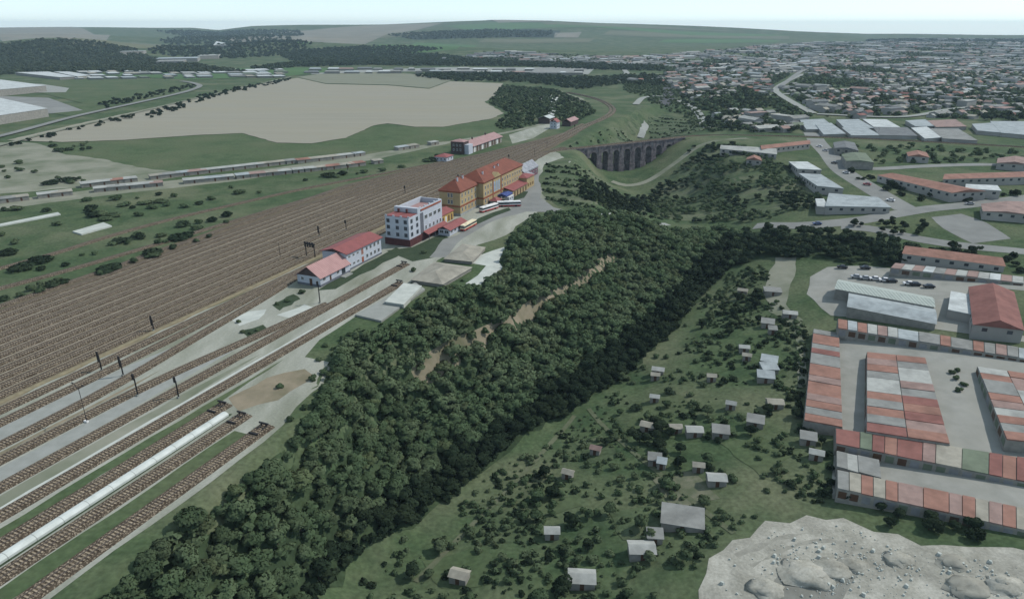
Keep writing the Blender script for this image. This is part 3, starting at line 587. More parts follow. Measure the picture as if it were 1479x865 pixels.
# platform-side and siding tracks (r at the near end, r at the far end)
track(rsline([(-187.2, 20), (-187.0, 150), (-187, 300), (-187.3, 430), (-189, 500), (-190, 545), (-184.5, 560)]), 'station platform track just right of the sandy strip', 'platform and siding tracks')
track(rsline([(-180.8, 20), (-180.9, 110), (-182.0, 160), (-184.2, 190), (-186.6, 222)]), 'short track merging into the platform track before the low station house', 'platform and siding tracks')
track(rsline([(-171.5, 20), (-170.4, 90), (-171.5, 120), (-176, 158), (-179.5, 190), (-183.5, 214)]), 'siding right of the grey loading strip, swinging left to the platform', 'platform and siding tracks')
track(rsline([(-165.0, 20), (-163.8, 90), (-162.2, 125), (-157.5, 160), (-153.4, 192)]), 'siding that joins the longer dead end track by a switch', 'platform and siding tracks')
sid = [((-154.4, 20), (-150.6, 243), 'longest dead end siding, ending beside the two storey station house', 'buffer stop on the longest siding, nearest the two storey house'),
       ((-144.8, 20), (-140.2, 222), 'dead end siding ending beside the grey concrete loading slab', 'buffer stop beside the grey concrete loading slab'),
       ((-135.4, 20), (-134.2, 121.5), 'short dead end siding left of the rounded white platform', 'buffer stop left of the end of the white platform'),
       ((-126.6, 20), (-125.4, 119.2), 'short dead end siding right of the rounded white platform', 'buffer stop right of the end of the white platform'),
       ((-116.6, 20), (-116.4, 117.2), 'rightmost dead end siding, running along the edge of the wood', 'rightmost buffer stop, at the edge of the wood')]
for (a, b, la, lb) in sid:
    track(densify([RS(*a), RS(*b)]), la, 'platform and siding tracks')
    q = RS(*b); ang = -AZ
    o = empty('buffer_stop', (q[0], q[1], 0.3), ang, lb, 'buffer stop', 'buffer stops of the sidings')
    m = MB(); m.box(-1.45, 1.45, -1.5, -1.15, 1.0, 1.38, BLACK); m.build('beam', o)
    for x in (-0.76, 0.76):
        m = MB(); m.box(x - 0.1, x + 0.1, -1.4, -1.2, 0.1, 1.02, BLACK); m.bar((x, -1.3, 0.95), (x, -3.2, 0.32), 0.08, BLACK); m.build('post', o)
    m = MB(); m.box(-1.35, 1.35, -5.4, -5.0, 0.24, 0.62, BLACK); m.build('stop_beam', o)
# viaduct line
VA, VB = UN(811, 216.5), UN(985, 198.0)
LT = [UN(*q) for q in px('1020,196.2 1100,196.5 1200,199 1300,203.4 1400,208.6 1500,214.5')]
vt = np.vstack([rsline([(-193.5, 470), (-194, 500), (-192.5, 528)], 4), densify([VA, VB])[1:], smooth_line([VB + (VB - VA) * 0.02] + LT, 5)])
track(vt, 'single track crossing the stone viaduct and running on to the right', 'platform and siding tracks', z0=0.12)
# low embankment under the line to the right, and the viaduct itself
emb = smooth_line([VB] + LT, 6); tt = np.gradient(emb, axis=0); tt /= np.linalg.norm(tt, axis=1)[:, None]; en = np.c_[-tt[:, 1], tt[:, 0]]
V = []
for a, top in ((-9, 0), (-3, 1), (3, 1), (9, 0)):
    c = emb + en * a; V.append(np.c_[c, np.where(top, 0.0, np.minimum(gz(c[:, 0], c[:, 1]) - 0.4, -0.5))])
V = np.stack(V, 1); I = np.arange(len(emb) * 4).reshape(-1, 4)
e_ = np_mesh('embankment', V.reshape(-1, 3), np.stack([I[:-1, :-1], I[1:, :-1], I[1:, 1:], I[:-1, 1:]], -1).reshape(-1, 4)[:, ::-1], [MEADOW], smooth=False); e_['kind'] = 'structure'

vd = VB - VA; VL = float(np.linalg.norm(vd)); vang = math.atan2(vd[1], vd[0])
via = empty('viaduct', (VA[0], VA[1], 0), vang, 'tall arched stone railway viaduct across the wooded valley', 'viaduct')
NB = 11; BAY = VL / NB; HW = 3.5; PWD = 5.4
for b in range(NB):      # one arch per bay, spandrels included
    m = MB(); x0 = b * BAY; x1 = x0 + BAY; rad = (BAY - PWD) / 2; xc = (x0 + x1) / 2; zs = -5.4 - rad * 0.55
    xs = [x0, x0 + PWD / 2] + [xc - rad * math.cos(math.pi * k / 14) for k in range(1, 14)] + [x1 - PWD / 2, x1]
    zs_ = [zs, zs] + [zs + rad * 0.8 * math.sin(math.pi * k / 14) for k in range(1, 14)] + [zs, zs]
    n = len(xs)
    for sgn in (-1, 1):
        y = sgn * HW; vs = [(x, y, z) for x, z in zip(xs, zs_)] + [(x, y, -0.75) for x in xs]
        m.add(vs, [((i, i + 1, n + i + 1, n + i) if sgn < 0 else (i + 1, i, n + i, n + i + 1)) for i in range(n - 1)], VIASTONE)
    vs = [(x, -HW, z) for x, z in zip(xs, zs_)] + [(x, HW, z) for x, z in zip(xs, zs_)]
    m.add(vs, [(i, n + i, n + i + 1, i + 1) for i in range(n - 1)], VIASTONE)
    m.build('arch', via)
for b in range(NB + 1):
    x = b * BAY; q = VA + vd * b / NB; zg = float(gz(q[0], q[1])) - 3.0; rad = (BAY - PWD) / 2; zs = -5.4 - rad * 0.55 + 0.02
    if zg > zs - 0.5: zg = zs - 3
    m = MB(); m.prism([(x - PWD / 2 - 0.5, -HW - 0.9), (x + PWD / 2 + 0.5, -HW - 0.9), (x + PWD / 2 + 0.5, HW + 0.9), (x - PWD / 2 - 0.5, HW + 0.9)], zg, zg + (zs - zg) * 0.45, VIASTONE)
    m.box(x - PWD / 2 - 0.05, x + PWD / 2 + 0.05, -HW - 0.45, HW + 0.45, zg + (zs - zg) * 0.45 + 0.01, zs, VIASTONE)
    m.box(x - 0.9, x + 0.9, -HW - 0.4, -HW - 0.01, zs + 0.01, -0.9, VIASTONE); m.box(x - 0.9, x + 0.9, HW + 0.01, HW + 0.4, zs + 0.01, -0.9, VIASTONE)
    m.build('pillar', via)
m = MB(); m.box(-3, VL + 3, -HW - 0.5, HW + 0.5, -0.74, -0.1, VIASTONE); m.build('deck', via)
for sgn in (-1, 1):
    m = MB(); y = sgn * (HW + 0.3); m.box(-3, VL + 3, y - 0.2, y + 0.2, -0.09, 0.12, VIASTONE); m.build('parapet', via)

# sandy strip with the edging wall and the rounded white loading platform
def strip(name, a, b, w, h, m, label, cat, lean=0.25):
    pa, pb = RS(*a), RS(*b); L = float(np.linalg.norm(pb - pa)); d = pb - pa
    mb = MB(); k = 10
    prof = [(-w / 2, -0.1), (-w / 2, h * 0.55)] + [(-w / 2 + w * t, h * (0.55 + 0.45 * math.sin(math.pi * t) ** 0.7)) for t in (0.15, 0.35, 0.65, 0.85)] + [(w / 2, h * 0.55), (w / 2, -0.1)]
    n = len(prof); vs = [(x, 0, z) for x, z in prof] + [(x, L, z) for x, z in prof]
    mb.add(vs, [(i, i + 1, n + i + 1, n + i) for i in range(n - 1)] + [tuple(range(n - 1, -1, -1)), tuple(range(n, 2 * n))], m)
    o = mb.build(name); o.location = (pa[0], pa[1], 0); o.rotation_euler = (0, 0, math.atan2(d[1], d[0]) - math.pi / 2)
    return tag(o, label, cat)
strip('loading_platform', (-130.9, 20), (-130.2, 117), 2.3, 1.1, stripemat('whitewashed_concrete', (0.50, 0.53, 0.50), (0.40, 0.43, 0.40), 0.055, 1, sharp=0.004), 'long rounded whitewashed loading platform between two short sidings', 'platform')
strip('station_platform', (-191.6, 20), (-191.6, 470), 2.0, 0.32, SAND, 'long narrow sandy platform strip along the right edge of the yard', 'platform')

# ------------------------------------------------------------------ railway buildings
def windows(root, face, c, centers, zs, ww, hh, m=GLASS, fr=FRAME, name='window', arch=False):
    """windows proud of a wall; face 'x' = wall facing +/-x at x=c, 'y' = wall at y=c; sign from root centre passed in c=(value,sign)"""
    val, sg = c
    for z in zs:
        for q in centers:
            m_ = MB()
            def bx(a0, a1, z0, z1, d0, d1, mm):
                lo, hi = sorted((val + sg * d0, val + sg * d1))
                if face == 'x': m_.box(lo, hi, a0, a1, z0, z1, mm)
                else: m_.box(a0, a1, lo, hi, z0, z1, mm)
            t = 0.09
            for a0, a1, z0, z1 in ((q - ww / 2 - t, q - ww / 2, z - t, z + hh + t), (q + ww / 2, q + ww / 2 + t, z - t, z + hh + t), (q - ww / 2, q + ww / 2, z - t, z), (q - ww / 2, q + ww / 2, z + hh, z + hh + t), (q - 0.04, q + 0.04, z, z + hh)):
                bx(a0, a1, z0, z1, 0.002, 0.08, fr)
            wo = m_.build(name, root); m_ = MB(); bx(q - ww / 2, q + ww / 2, z, z + hh, 0.003, 0.03, m)
            if arch: bx(q - ww / 2 + 0.15, q + ww / 2 - 0.15, z + hh + t, z + hh + t + 0.4, 0.003, 0.05, m)
            m_.build('pane', wo)
def base(r, s, label, cat='building', name='building', group=None):
    q = RS(r, s); return empty(name, (q[0], q[1], 0.05), -AZ, label, cat, group)
def doorp(root, x0, x1, y0, y1, z1, m=DOORBROWN, z0=0.1):
    d = MB(); d.box(x0, x1, y0, y1, z0, z1, m); d.build('door', root)

# low gabled station house
h = base(-172, 205.5, 'low white house with pink tiled gable roof and dark boarded gable, nearest the sidings', name='station_house')
m = MB(); m.box(-5.5, 5.5, 0, 19.7, 0.9, 4.0, WHITEWALL); m.build('wall', h)
m = MB(); m.box(-5.6, 5.6, -0.1, 19.75, -0.3, 0.9, DARKPLINTH); m.build('plinth', h)
m = MB(); m.add([(-5.5, -0.02, 4.0), (5.5, -0.02, 4.0), (0, -0.02, 7.6), (-5.5, 0.3, 4.0), (5.5, 0.3, 4.0), (0, 0.3, 7.6)], [(0, 1, 2), (5, 4, 3), (0, 3, 4, 1), (1, 4, 5, 2), (2, 5, 3, 0)], DARKBRICK); m.build('gable_boarding', h)
m = MB(); m.gable(-5.5, 5.5, 0, 19.0, 4.0, 7.75, PINKROOF, 0.7); m.build('roof', h)
windows(h, 'y', (0, -1), [-3.0], [2.0], 1.1, 1.2); windows(h, 'x', (5.5, 1), [2.5, 11.5], [2.0], 1.4, 1.2)
doorp(h, 5.5, 5.57, 14.0, 16.4, 3.3, GLASS); doorp(h, 5.5, 5.57, 6.0, 7.0, 2.9); doorp(h, 0.4, 1.6, -0.12, 0, 3.0)
m = MB(); m.box(5.6, 8.0, 12.5, 18.0, -0.1, 0.35, SLAB); m.build('step', h)
# two-storey white house
h = base(-174, 225.4, 'two storey white house under a low red sheet roof, joined to the gabled house', name='station_house')
m = MB(); m.box(-6, 6, 0, 26, 0.7, 7.6, WHITEWALL); m.build('wall', h)
m = MB(); m.box(-6.1, 6.1, 0, 26.1, -0.3, 0.7, DARKPLINTH); m.build('plinth', h)
m = MB(); m.gable(-6, 6, 0, 26, 7.6, 9.2, REDROOF, 0.8); m.build('roof', h)
m = MB(); m.add([(-6, -0.01, 7.6), (6, -0.01, 7.6), (0, -0.01, 9.2), (-6, 0.2, 7.6), (6, 0.2, 7.6), (0, 0.2, 9.2)], [(0, 1, 2), (5, 4, 3), (0, 3, 4, 1)], DARKBRICK); m.build('gable_boarding', h)
windows(h, 'x', (6, 1), [14.8, 17.8, 20.8, 23.8], [1.7, 5.0], 1.3, 1.5); windows(h, 'x', (6, 1), [2.0, 5.0, 8.0], [1.7, 5.3], 1.3, 0.9); windows(h, 'x', (6, 1), [11.4], [4.0], 1.5, 2.8, REDTRIM)
doorp(h, 6, 6.07, 10.7, 12.1, 3.0, REDTRIM)
# white hotel-like block with terrace roof
h = base(-168, 265.4, 'tall white four storey block with red terrace roof and stepped white parapets', name='station_block')
m = MB(); m.box(-6.6, 6.9, -0.5, 33.6, -0.3, 3.2, BRICKRED); m.build('plinth', h)
m = MB(); m.box(-6.2, 6.3, 0, 10.5, 3.2, 13.4, WHITEWALL); m.box(-6.2, 5.8, 10.5, 33.2, 3.2, 12.6, WHITEWALL); m.build('wall', h)
m = MB(); m.box(-5.9, 6.0, 0.3, 8.3, 13.41, 13.75, REDROOF); m.build('roof', h)
m = MB(); m.box(-6.2, 6.3, 8.4, 10.5, 13.41, 16.0, WHITEWALL); m.box(-6.2, -5.5, 10.6, 33.2, 12.61, 15.4, WHITEWALL); m.box(5.2, 5.8, 10.6, 33.2, 12.61, 15.2, WHITEWALL); m.box(-5.5, 5.2, 32.5, 33.2, 12.61, 15.2, WHITEWALL)
for k in range(5): m.box(5.25, 5.75, 11.5 + k * 4.6, 12.7 + k * 4.6, 15.21, 15.9, WHITEWALL)
for k in range(4): m.box(-6.2 + k * 4, -5.2 + k * 4, 0.02, 0.3, 13.41, 14.2, WHITEWALL)
m.build('parapet', h)
m = MB(); m.box(-5.48, 5.18, 10.8, 32.45, 12.62, 12.9, PALEPINK); m.build('terrace_floor', h)
for x in (-3.4, 1.0):
    m = MB(); m.box(x, x + 0.8, 6.6, 7.4, 13.76, 15.6, BRICKRED); m.build('chimney', h)
m = MB(); m.box(5.81, 6.1, 12.0, 32.0, 14.0, 14.7, REDTRIM); m.build('fascia_tiles', h)
m = MB(); m.box(5.81, 6.15, 10.9, 14.0, 3.3, 13.0, DARKPLINTH); m.build('dark_recess_strip', h)  # dark-coloured strip standing in for a recess in the facade
windows(h, 'x', (6.3, 1), [2.6, 7.6], [4.4, 7.6, 10.6], 1.7, 1.7, fr=DARKPLINTH); windows(h, 'y', (0, -1), [-4.6, 0.2, 4.6], [4.4, 7.6, 10.6], 1.5, 1.6, fr=DARKPLINTH)
windows(h, 'x', (5.8, 1), [16.6, 20.4, 24.2, 28.0, 31.2], [4.2], 1.3, 1.7); windows(h, 'x', (5.8, 1), [17, 21.4, 25.8, 30.2], [9.2], 2.6, 1.8)
m = MB(); m.add([(6.91, 12, 4.3), (9.6, 12, 3.1), (9.6, 33, 3.1), (6.91, 33, 4.3), (6.91, 12, 4.0), (9.6, 12, 2.85), (9.6, 33, 2.85), (6.91, 33, 4.0)], [(0, 1, 2, 3), (7, 6, 5, 4), (0, 4, 5, 1), (1, 5, 6, 2), (2, 6, 7, 3)], REDROOF); m.build('canopy', h)
for y in (13, 19, 25, 32):
    m = MB(); m.box(9.2, 9.4, y, y + 0.2, 0, 2.9, DARKPLINTH); m.build('post', h)
# ochre annex
h = base(-170.5, 300.5, 'small ochre annex with red roof between white block and yellow station', name='annex')
m = MB(); m.box(-4.5, 4.5, 0, 17.5, -0.2, 4.6, OCHRED); m.build('wall', h)
m = MB(); m.gable(-4.5, 4.5, 0, 17.5, 4.6, 6.0, REDROOF, 0.5); m.build('roof', h)
for y in (2, 5.2, 8.4, 11.6, 14.8): doorp(h, 4.5, 4.56, y, y + 1.5, 3.2, FRAME if y == 8.4 else DOORBROWN)
# kiosk by the forecourt
h = base(-155.6, 287.6, 'low white kiosk with long red roof and dark corner window beside the parked bus', name='kiosk')
m = MB(); m.box(-3.1, 3.1, 0, 18, -0.2, 3.2, WHITEWALL); m.build('wall', h)
m = MB(); m.gable(-3.1, 3.1, 0, 18, 3.2, 4.5, REDROOF, 0.7); m.build('roof', h)
windows(h, 'y', (0, -1), [-1.2, 1.5], [1.3], 1.8, 1.3); windows(h, 'x', (3.1, 1), [2.2, 6, 10, 14], [1.3], 1.8, 1.2)
# main station
h = base(-171, 324, 'long yellow station building with hipped rust red tile roofs', name='station_building')
def wing(x0, x1, y0, y1, zt):
    m = MB(); m.box(x0, x1, y0, y1, 1.3, zt, OCHRE); m.build('wall', h)
    m = MB(); m.box(x0 - 0.15, x1 + 0.15, y0 - 0.15, y1 + 0.15, -0.3, 1.3, STONEBASE); m.build('plinth', h)
    m = MB()
    for z, t, o in ((4.75, 0.45, 0.22), (zt - 0.75, 0.75, 0.3), (5.35, 0.2, 0.12)): m.box(x0 - o, x1 + o, y0 - o, y1 + o, z, z + t, REDTRIM)
    m.build('cornice', h)
    m = MB(); m.hip(x0, x1, y0, y1, zt + 0.02, zt + 5.2, TILEROOF, 0.8); m.build('roof', h)
ZT = 13.2
wing(-6.2, 6.2, 0, 21.6, ZT); wing(-6.6, 9.8, 21.8, 80.0, ZT + 1.0)
windows(h, 'x', (6.2, 1), [2.4, 6.4, 10.4, 14.4, 18.6], [6.4, 9.9], 1.1, 1.9, name='window'); windows(h, 'x', (6.2, 1), [2.4, 6.4, 10.4, 14.4, 18.6], [2.2], 1.2, 2.0)
windows(h, 'x', (9.8, 1), [24.5, 28.0, 32.0, 48.5, 52.5, 56.5, 60.0], [6.4, 9.9], 1.2, 2.0); windows(h, 'x', (9.8, 1), [24.5, 28.0], [2.2], 1.2, 2.0)
windows(h, 'x', (9.8, 1), [37.0, 40.2, 43.4], [6.2], 2.0, 5.2, BLUEGLASS, FRAME, 'portal_window', True)
windows(h, 'x', (9.8, 1), [64.5, 68, 71.5, 75, 78.5], [6.4, 9.9], 1.1, 1.9)
windows(h, 'y', (0, -1), [-0.6, 1.2], [6.2, 9.8], 1.1, 2.2); doorp(h, -0.6, 0.9, -0.22, -0.15, 3.9)
m = MB()
for y in (34.4, 46.0): m.box(9.81, 10.08, y, y + 0.7, 1.3, ZT + 0.2, REDTRIM)
m.build('pilaster', h)
m = MB(); m.add([(10.65, 36, ZT + 1.1), (10.65, 44.6, ZT + 1.1), (10.65, 40.3, ZT + 3.6), (7.4, 36, ZT + 1.1), (7.4, 44.6, ZT + 1.1), (7.4, 40.3, ZT + 3.6)], [(0, 1, 2), (5, 4, 3), (0, 2, 5, 3), (1, 4, 5, 2)], OCHRE); m.build('pediment', h)
for x, y in ((1.5, 6.5), (1.2, 13.5), (5.6, 30.0), (5.0, 47.5), (4.6, 54.0), (1.8, 70)):
    m = MB(); m.box(x - 0.35, x + 0.35, y - 0.35, y + 0.35, ZT + 1.5, ZT + 6.2 if x < 3 else ZT + 5.6, WHITEWALL); m.box(x - 0.45, x + 0.45, y - 0.45, y + 0.45, (ZT + 6.2 if x < 3 else ZT + 5.6) + 0.005, (ZT + 6.5 if x < 3 else ZT + 5.9), REDTRIM); m.build('chimney', h)
# entrance porch, blue canopy, far extension
h = base(-158.2, 352.5, 'little square porch with red pyramid roof in front of the yellow station', 'pavilion', 'pavilion')
m = MB(); m.box(-2.3, 2.3, 0, 6, 0, 2.6, STONEBASE); m.build('wall', h); m = MB(); m.hip(-2.3, 2.3, 0, 6, 2.62, 4.4, REDROOF, 0.6); m.build('roof', h)
h = base(-157.0, 362, 'blue flat canopy on thin posts at the station entrance', 'canopy', 'canopy')
m = MB(); m.box(-2.9, 2.9, 0, 9.5, 3.3, 3.75, BLUEROOF); m.gable(-2.9, 2.9, 0, 9.5, 3.76, 4.5, BLUEROOF, 0.1, 0.1); m.build('roof', h)
for x in (-2.6, 2.6):
    for y in (0.4, 9.1):
        m = MB(); m.box(x - 0.1, x + 0.1, y - 0.1, y + 0.1, -0.1, 3.29, GREYPOLE); m.build('post', h)
h = base(-158.5, 374.5, 'long low ochre wing with red roof at the far end of the station', name='annex')
m = MB(); m.box(-4, 3, 0, 24, -0.2, 4.2, OCHRE); m.build('wall', h)
m = MB(); m.add([(-4, -0.5, 6.0), (3.7, -0.5, 4.25), (3.7, 24, 4.25), (-4, 24, 6.0), (-4, -0.5, 5.75), (3.7, -0.5, 4.0), (3.7, 24, 4.0), (-4, 24, 5.75)], [(0, 1, 2, 3), (7, 6, 5, 4), (0, 4, 5, 1), (1, 5, 6, 2), (3, 2, 6, 7), (0, 3, 7, 4)], REDROOF); m.build('roof', h)
for y in (2.5, 7, 11.5, 16, 20.5): doorp(h, 3, 3.06, y, y + 1.8, 3.0)
h = base(-159, 398.7, 'taller ochre end pavilion with flat red roof closing the station row', name='annex')
m = MB(); m.box(-5.5, 3, 0, 13, -0.2, 7.0, OCHRE); m.build('wall', h)
m = MB(); m.hip(-5.5, 3, 0, 13, 7.02, 8.4, REDROOF, 0.6); m.build('roof', h); windows(h, 'x', (3, 1), [2.5, 6.5, 10.5], [1.4], 1.8, 1.8, DOORBROWN, OCHRED)
h = base(-157.5, 357.8, 'small white ticket hut standing by the buses and blue canopy', 'hut', 'ticket_hut')
m = MB(); m.box(1.6, 4.2, 6, 13, -0.1, 2.6, WHITEWALL); m.build('wall', h); m = MB(); m.box(1.4, 4.4, 5.8, 13.2, 2.61, 2.8, FRAME); m.build('roof', h); windows(h, 'x', (4.2, 1), [8, 11], [1.1], 1.4, 1.0)
# grey-roofed plum brick building
h = base(-171.5, 421.5, 'plum brick building with steep ribbed grey roof behind the yellow station', name='goods_shed')
m = MB(); m.box(-4.5, 4.5, 0, 26, -0.2, 5.8, PURPLE); m.box(-4.6, 4.6, -0.1, 26.1, 4.6, 4.9, FRAME); m.build('wall', h)
m = MB(); m.gable(-4.5, 4.5, 0, 26, 5.8, 9.4, GREYROOF, 0.6); m.build('roof', h)
m = MB(); m.add([(-4.5, -0.02, 5.8), (4.5, -0.02, 5.8), (0, -0.02, 9.3), (-4.5, 0.3, 5.8), (4.5, 0.3, 5.8), (0, 0.3, 9.3)], [(0, 1, 2), (5, 4, 3), (0, 3, 4, 1)], DARKBRICK); m.build('gable_boarding', h)
windows(h, 'x', (4.5, 1), [3, 8, 13, 18, 23], [1.6], 1.3, 1.9)
m = MB(); m.box(4.7, 9.2, -6, 6, -0.3, 4.0, PURPLE); m.build('lean_to', h); m = MB(); m.add([(4.6, -6.4, 5.4), (9.7, -6.4, 4.0), (9.7, 6.3, 4.0), (4.6, 6.3, 5.4), (4.6, -6.4, 5.1), (9.7, -6.4, 3.8), (9.7, 6.3, 3.8), (4.6, 6.3, 5.1)], [(0, 1, 2, 3), (7, 6, 5, 4), (0, 4, 5, 1), (1, 5, 6, 2), (3, 2, 6, 7), (0, 3, 7, 4)], GREYROOF); m.build('lean_to_roof', h)
# depot left of the yard
h = base(-253.5, 497.5, 'dark brick water tower house with faded roof left of the yard', 'tower', 'water_tower')
m = MB(); m.box(-6.5, 5, 0, 9, -0.2, 9.6, DARKBRICK); m.build('wall', h); m = MB(); m.hip(-6.5, 5, 0, 9, 9.62, 11.4, PALEPINK, 0.5); m.build('roof', h)
m = MB(); m.box(5.05, 8.8, 1.0, 8.6, -0.2, 7.4, WHITEWALL); m.build('stair_tower', h); windows(h, 'y', (0, -1), [-4, -1, 2], [2.5, 6], 1.2, 1.6)
h = base(-253, 508, 'long engine shed with faded pink roof and dark loading doors left of the yard', 'shed', 'engine_shed')
m = MB(); m.box(-8, 7.5, 0, 58, -0.2, 5.2, DIMWALL); m.build('wall', h); m = MB(); m.gable(-8, 7.5, 0, 58, 5.2, 8.2, PALEPINK, 1.0); m.build('roof', h)
m = MB(); m.add([(-8, -0.02, 5.2), (7.5, -0.02, 5.2), (-0.25, -0.02, 8.1), (-8, 0.3, 5.2), (7.5, 0.3, 5.2), (-0.25, 0.3, 8.1)], [(0, 1, 2), (5, 4, 3), (0, 3, 4, 1)], DARKBRICK); m.build('gable_boarding', h)
for k in range(11): doorp(h, 7.5, 7.57, 2 + k * 5, 4.6 + k * 5, 4.2, DOORBROWN if k % 3 else FRAME)
for y in (14, 40):
    m = MB(); m.box(-0.6, 0.4, y, y + 1, 7.6, 10.0, DARKBRICK); m.build('chimney', h)
h = base(-250.5, 463, 'small low hut with pink hipped roof beside the water tower', 'hut', 'yard_hut')
m = MB(); m.box(-5.5, 4.5, 0, 11, -0.2, 3.4, WHITEWALL); m.build('wall', h); m = MB(); m.hip(-5.5, 4.5, 0, 11, 3.42, 5.4, REDROOF, 0.7); m.build('roof', h); windows(h, 'y', (0, -1), [-3, 0, 3], [1.2], 1.2, 1.2); windows(h, 'x', (4.5, 1), [3, 8], [1.2], 1.2, 1.2)
h = base(-254, 697, 'black walled shed with bright white roof beyond the engine shed', 'shed', 'dark_shed')
m = MB(); m.box(-6, 6, 0, 16, -0.2, 5.5, DARKBRICK); m.build('wall', h); m = MB(); m.gable(-6, 6, 0, 16, 5.5, 7.6, ROOFCOL['white'], 0.6); m.build('roof', h); windows(h, 'x', (6, 1), [3, 8, 13], [1.6], 1.6, 1.8, FRAME)
h = base(-232, 664, 'small white signal house with red roof beside the main line', 'house', 'signal_house')
m = MB(); m.box(-3.6, 3.6, 0, 9, -0.2, 6.6, WHITEWALL); m.build('wall', h); m = MB(); m.gable(-3.6, 3.6, 0, 9, 6.6, 9.4, REDROOF, 0.5); m.build('roof', h); windows(h, 'y', (0, -1), [-1.5, 1.5], [1.4, 4.3], 1.0, 1.3); windows(h, 'x', (3.6, 1), [2, 6], [1.4, 4.3], 1.0, 1.3)
h = base(-226, 687, 'low brown shed with pinkish roof beyond the white signal house', 'shed', 'brown_shed')
m = MB(); m.box(-4.5, 4.5, 0, 26, -0.2, 4.6, DARKBRICK); m.build('wall', h); m = MB(); m.gable(-4.5, 4.5, 0, 26, 4.6, 7, PALEPINK, 0.5); m.build('roof', h)
# hipped stores and the concrete slab right of the sidings
def quad_building(pts, hgt, roofm, wallm, label, cat, name, group=None, rise=0.0, zref=None, px_top=True):
    """pts: the four roof corners in photo pixels (near-left, near-right, far-right, far-left); flat, mono or gabled"""
    W_ = [G(u, v, hgt) for u, v in pts]; c = np.mean(W_, 0); zg = float(np.mean([gz(*p) for p in W_])) if zref is None else zref
    o = empty(name, (c[0], c[1], zg), 0, label, cat, group); L = [p - c for p in W_]
    m = MB(); m.prism([tuple(p) for p in L], -2.0, hgt - 0.02, wallm); m.build('wall', o)
    m = MB(); E = [p * (1 + 0.5 / np.linalg.norm(p)) for p in L]
    if rise > 0:
        a, b = (E[0] + E[1]) / 2, (E[2] + E[3]) / 2; l01 = np.linalg.norm(E[0] - E[1]); l12 = np.linalg.norm(E[1] - E[2])
        if l01 > l12: a, b = (E[1] + E[2]) / 2, (E[3] + E[0]) / 2; q = [E[1], E[2], E[3], E[0]]
        else: q = E
        vs = [(*q[0], hgt), (*q[1], hgt), (*q[2], hgt), (*q[3], hgt), (*a, hgt + rise), (*b, hgt + rise)]
        m.add(vs, [(1, 2, 5, 4), (3, 0, 4, 5), (0, 1, 4), (2, 3, 5), (0, 3, 2, 1)], roofm)
    else: m.prism([tuple(p) for p in E], hgt, hgt + 0.3, roofm)
    m.build('roof', o)
    if cat in ('building', 'hall', 'store', 'house') and hgt > 3.3:
        for a, b in ((L[0], L[1]), (L[0], L[3])):
            e = b - a; n_ = int(min(12, np.linalg.norm(e) / 5.5)); e_n = e / np.linalg.norm(e); nr = np.array([e_n[1], -e_n[0]])
            if np.dot(nr, (a + b) / 2) < 0: nr = -nr
            for k in range(n_):
                c0 = a + e * (k + 0.5) / n_ + nr * 0.004; p = [c0 - e_n * 0.9, c0 + e_n * 0.9, c0 + e_n * 0.9 + nr * 0.05, c0 - e_n * 0.9 + nr * 0.05]
                if sum(p[i][0] * p[(i + 1) % 4][1] - p[(i + 1) % 4][0] * p[i][1] for i in range(4)) < 0: p = p[::-1]
                m = MB(); m.prism([tuple(x) for x in p], hgt - 2.3, hgt - 0.9, GLASS); m.build('window', o)
    return o
def hipstore(q, hgt, label):
    W_ = [G(u, v, hgt * 0.5) for u, v in q]; c = np.mean(W_, 0); o = empty('store_shed', (c[0], c[1], float(gz(*c))), 0, label, 'shed'); L = [p - c for p in W_]
    m = MB(); m.prism([tuple(p * 0.95) for p in L], -1.5, 1.6, DIMWALL); m.build('wall', o)
    a = (L[0] + L[1]) / 2 * 0.35; b = (L[2] + L[3]) / 2 * 0.35
    vs = [(*p, 1.5) for p in L] + [(*a, hgt), (*b, hgt)]
    m = MB(); m.add(vs, [(0, 1, 4), (1, 2, 5, 4), (2, 3, 5), (3, 0, 4, 5), (0, 3, 2, 1)], ROOFCOL['beige']); m.build('roof', o)
hipstore([(592, 403), (640, 410), (683, 385), (627, 377)], 3.6, 'low store with beige hipped roof just past the buffer stops')
hipstore([(640, 374), (682, 378), (702, 357), (668, 352)], 3.0, 'smaller low store with beige hipped roof below the white kiosk')
def slab(q, h0, m, label, name='concrete_slab', cat='slab'):
    W_ = GL(q); c = np.mean(W_, 0); mb = MB(); mb.prism([tuple(p - c) for p in W_], -1.5, h0, m); o = mb.build(name); o.location = (c[0], c[1], float(gz(*c))); return tag(o, label, cat)
slab([(513, 457), (551, 466), (614, 420), (600, 410)], 0.75, SLAB, 'grey concrete loading slab beside the second dead end siding')
quad_building([(557, 436), (583, 440), (608, 414), (583, 410)], 1.5, PALE, PALE, 'low pale platform roof standing on the grey loading slab', 'platform', 'loading_dock')

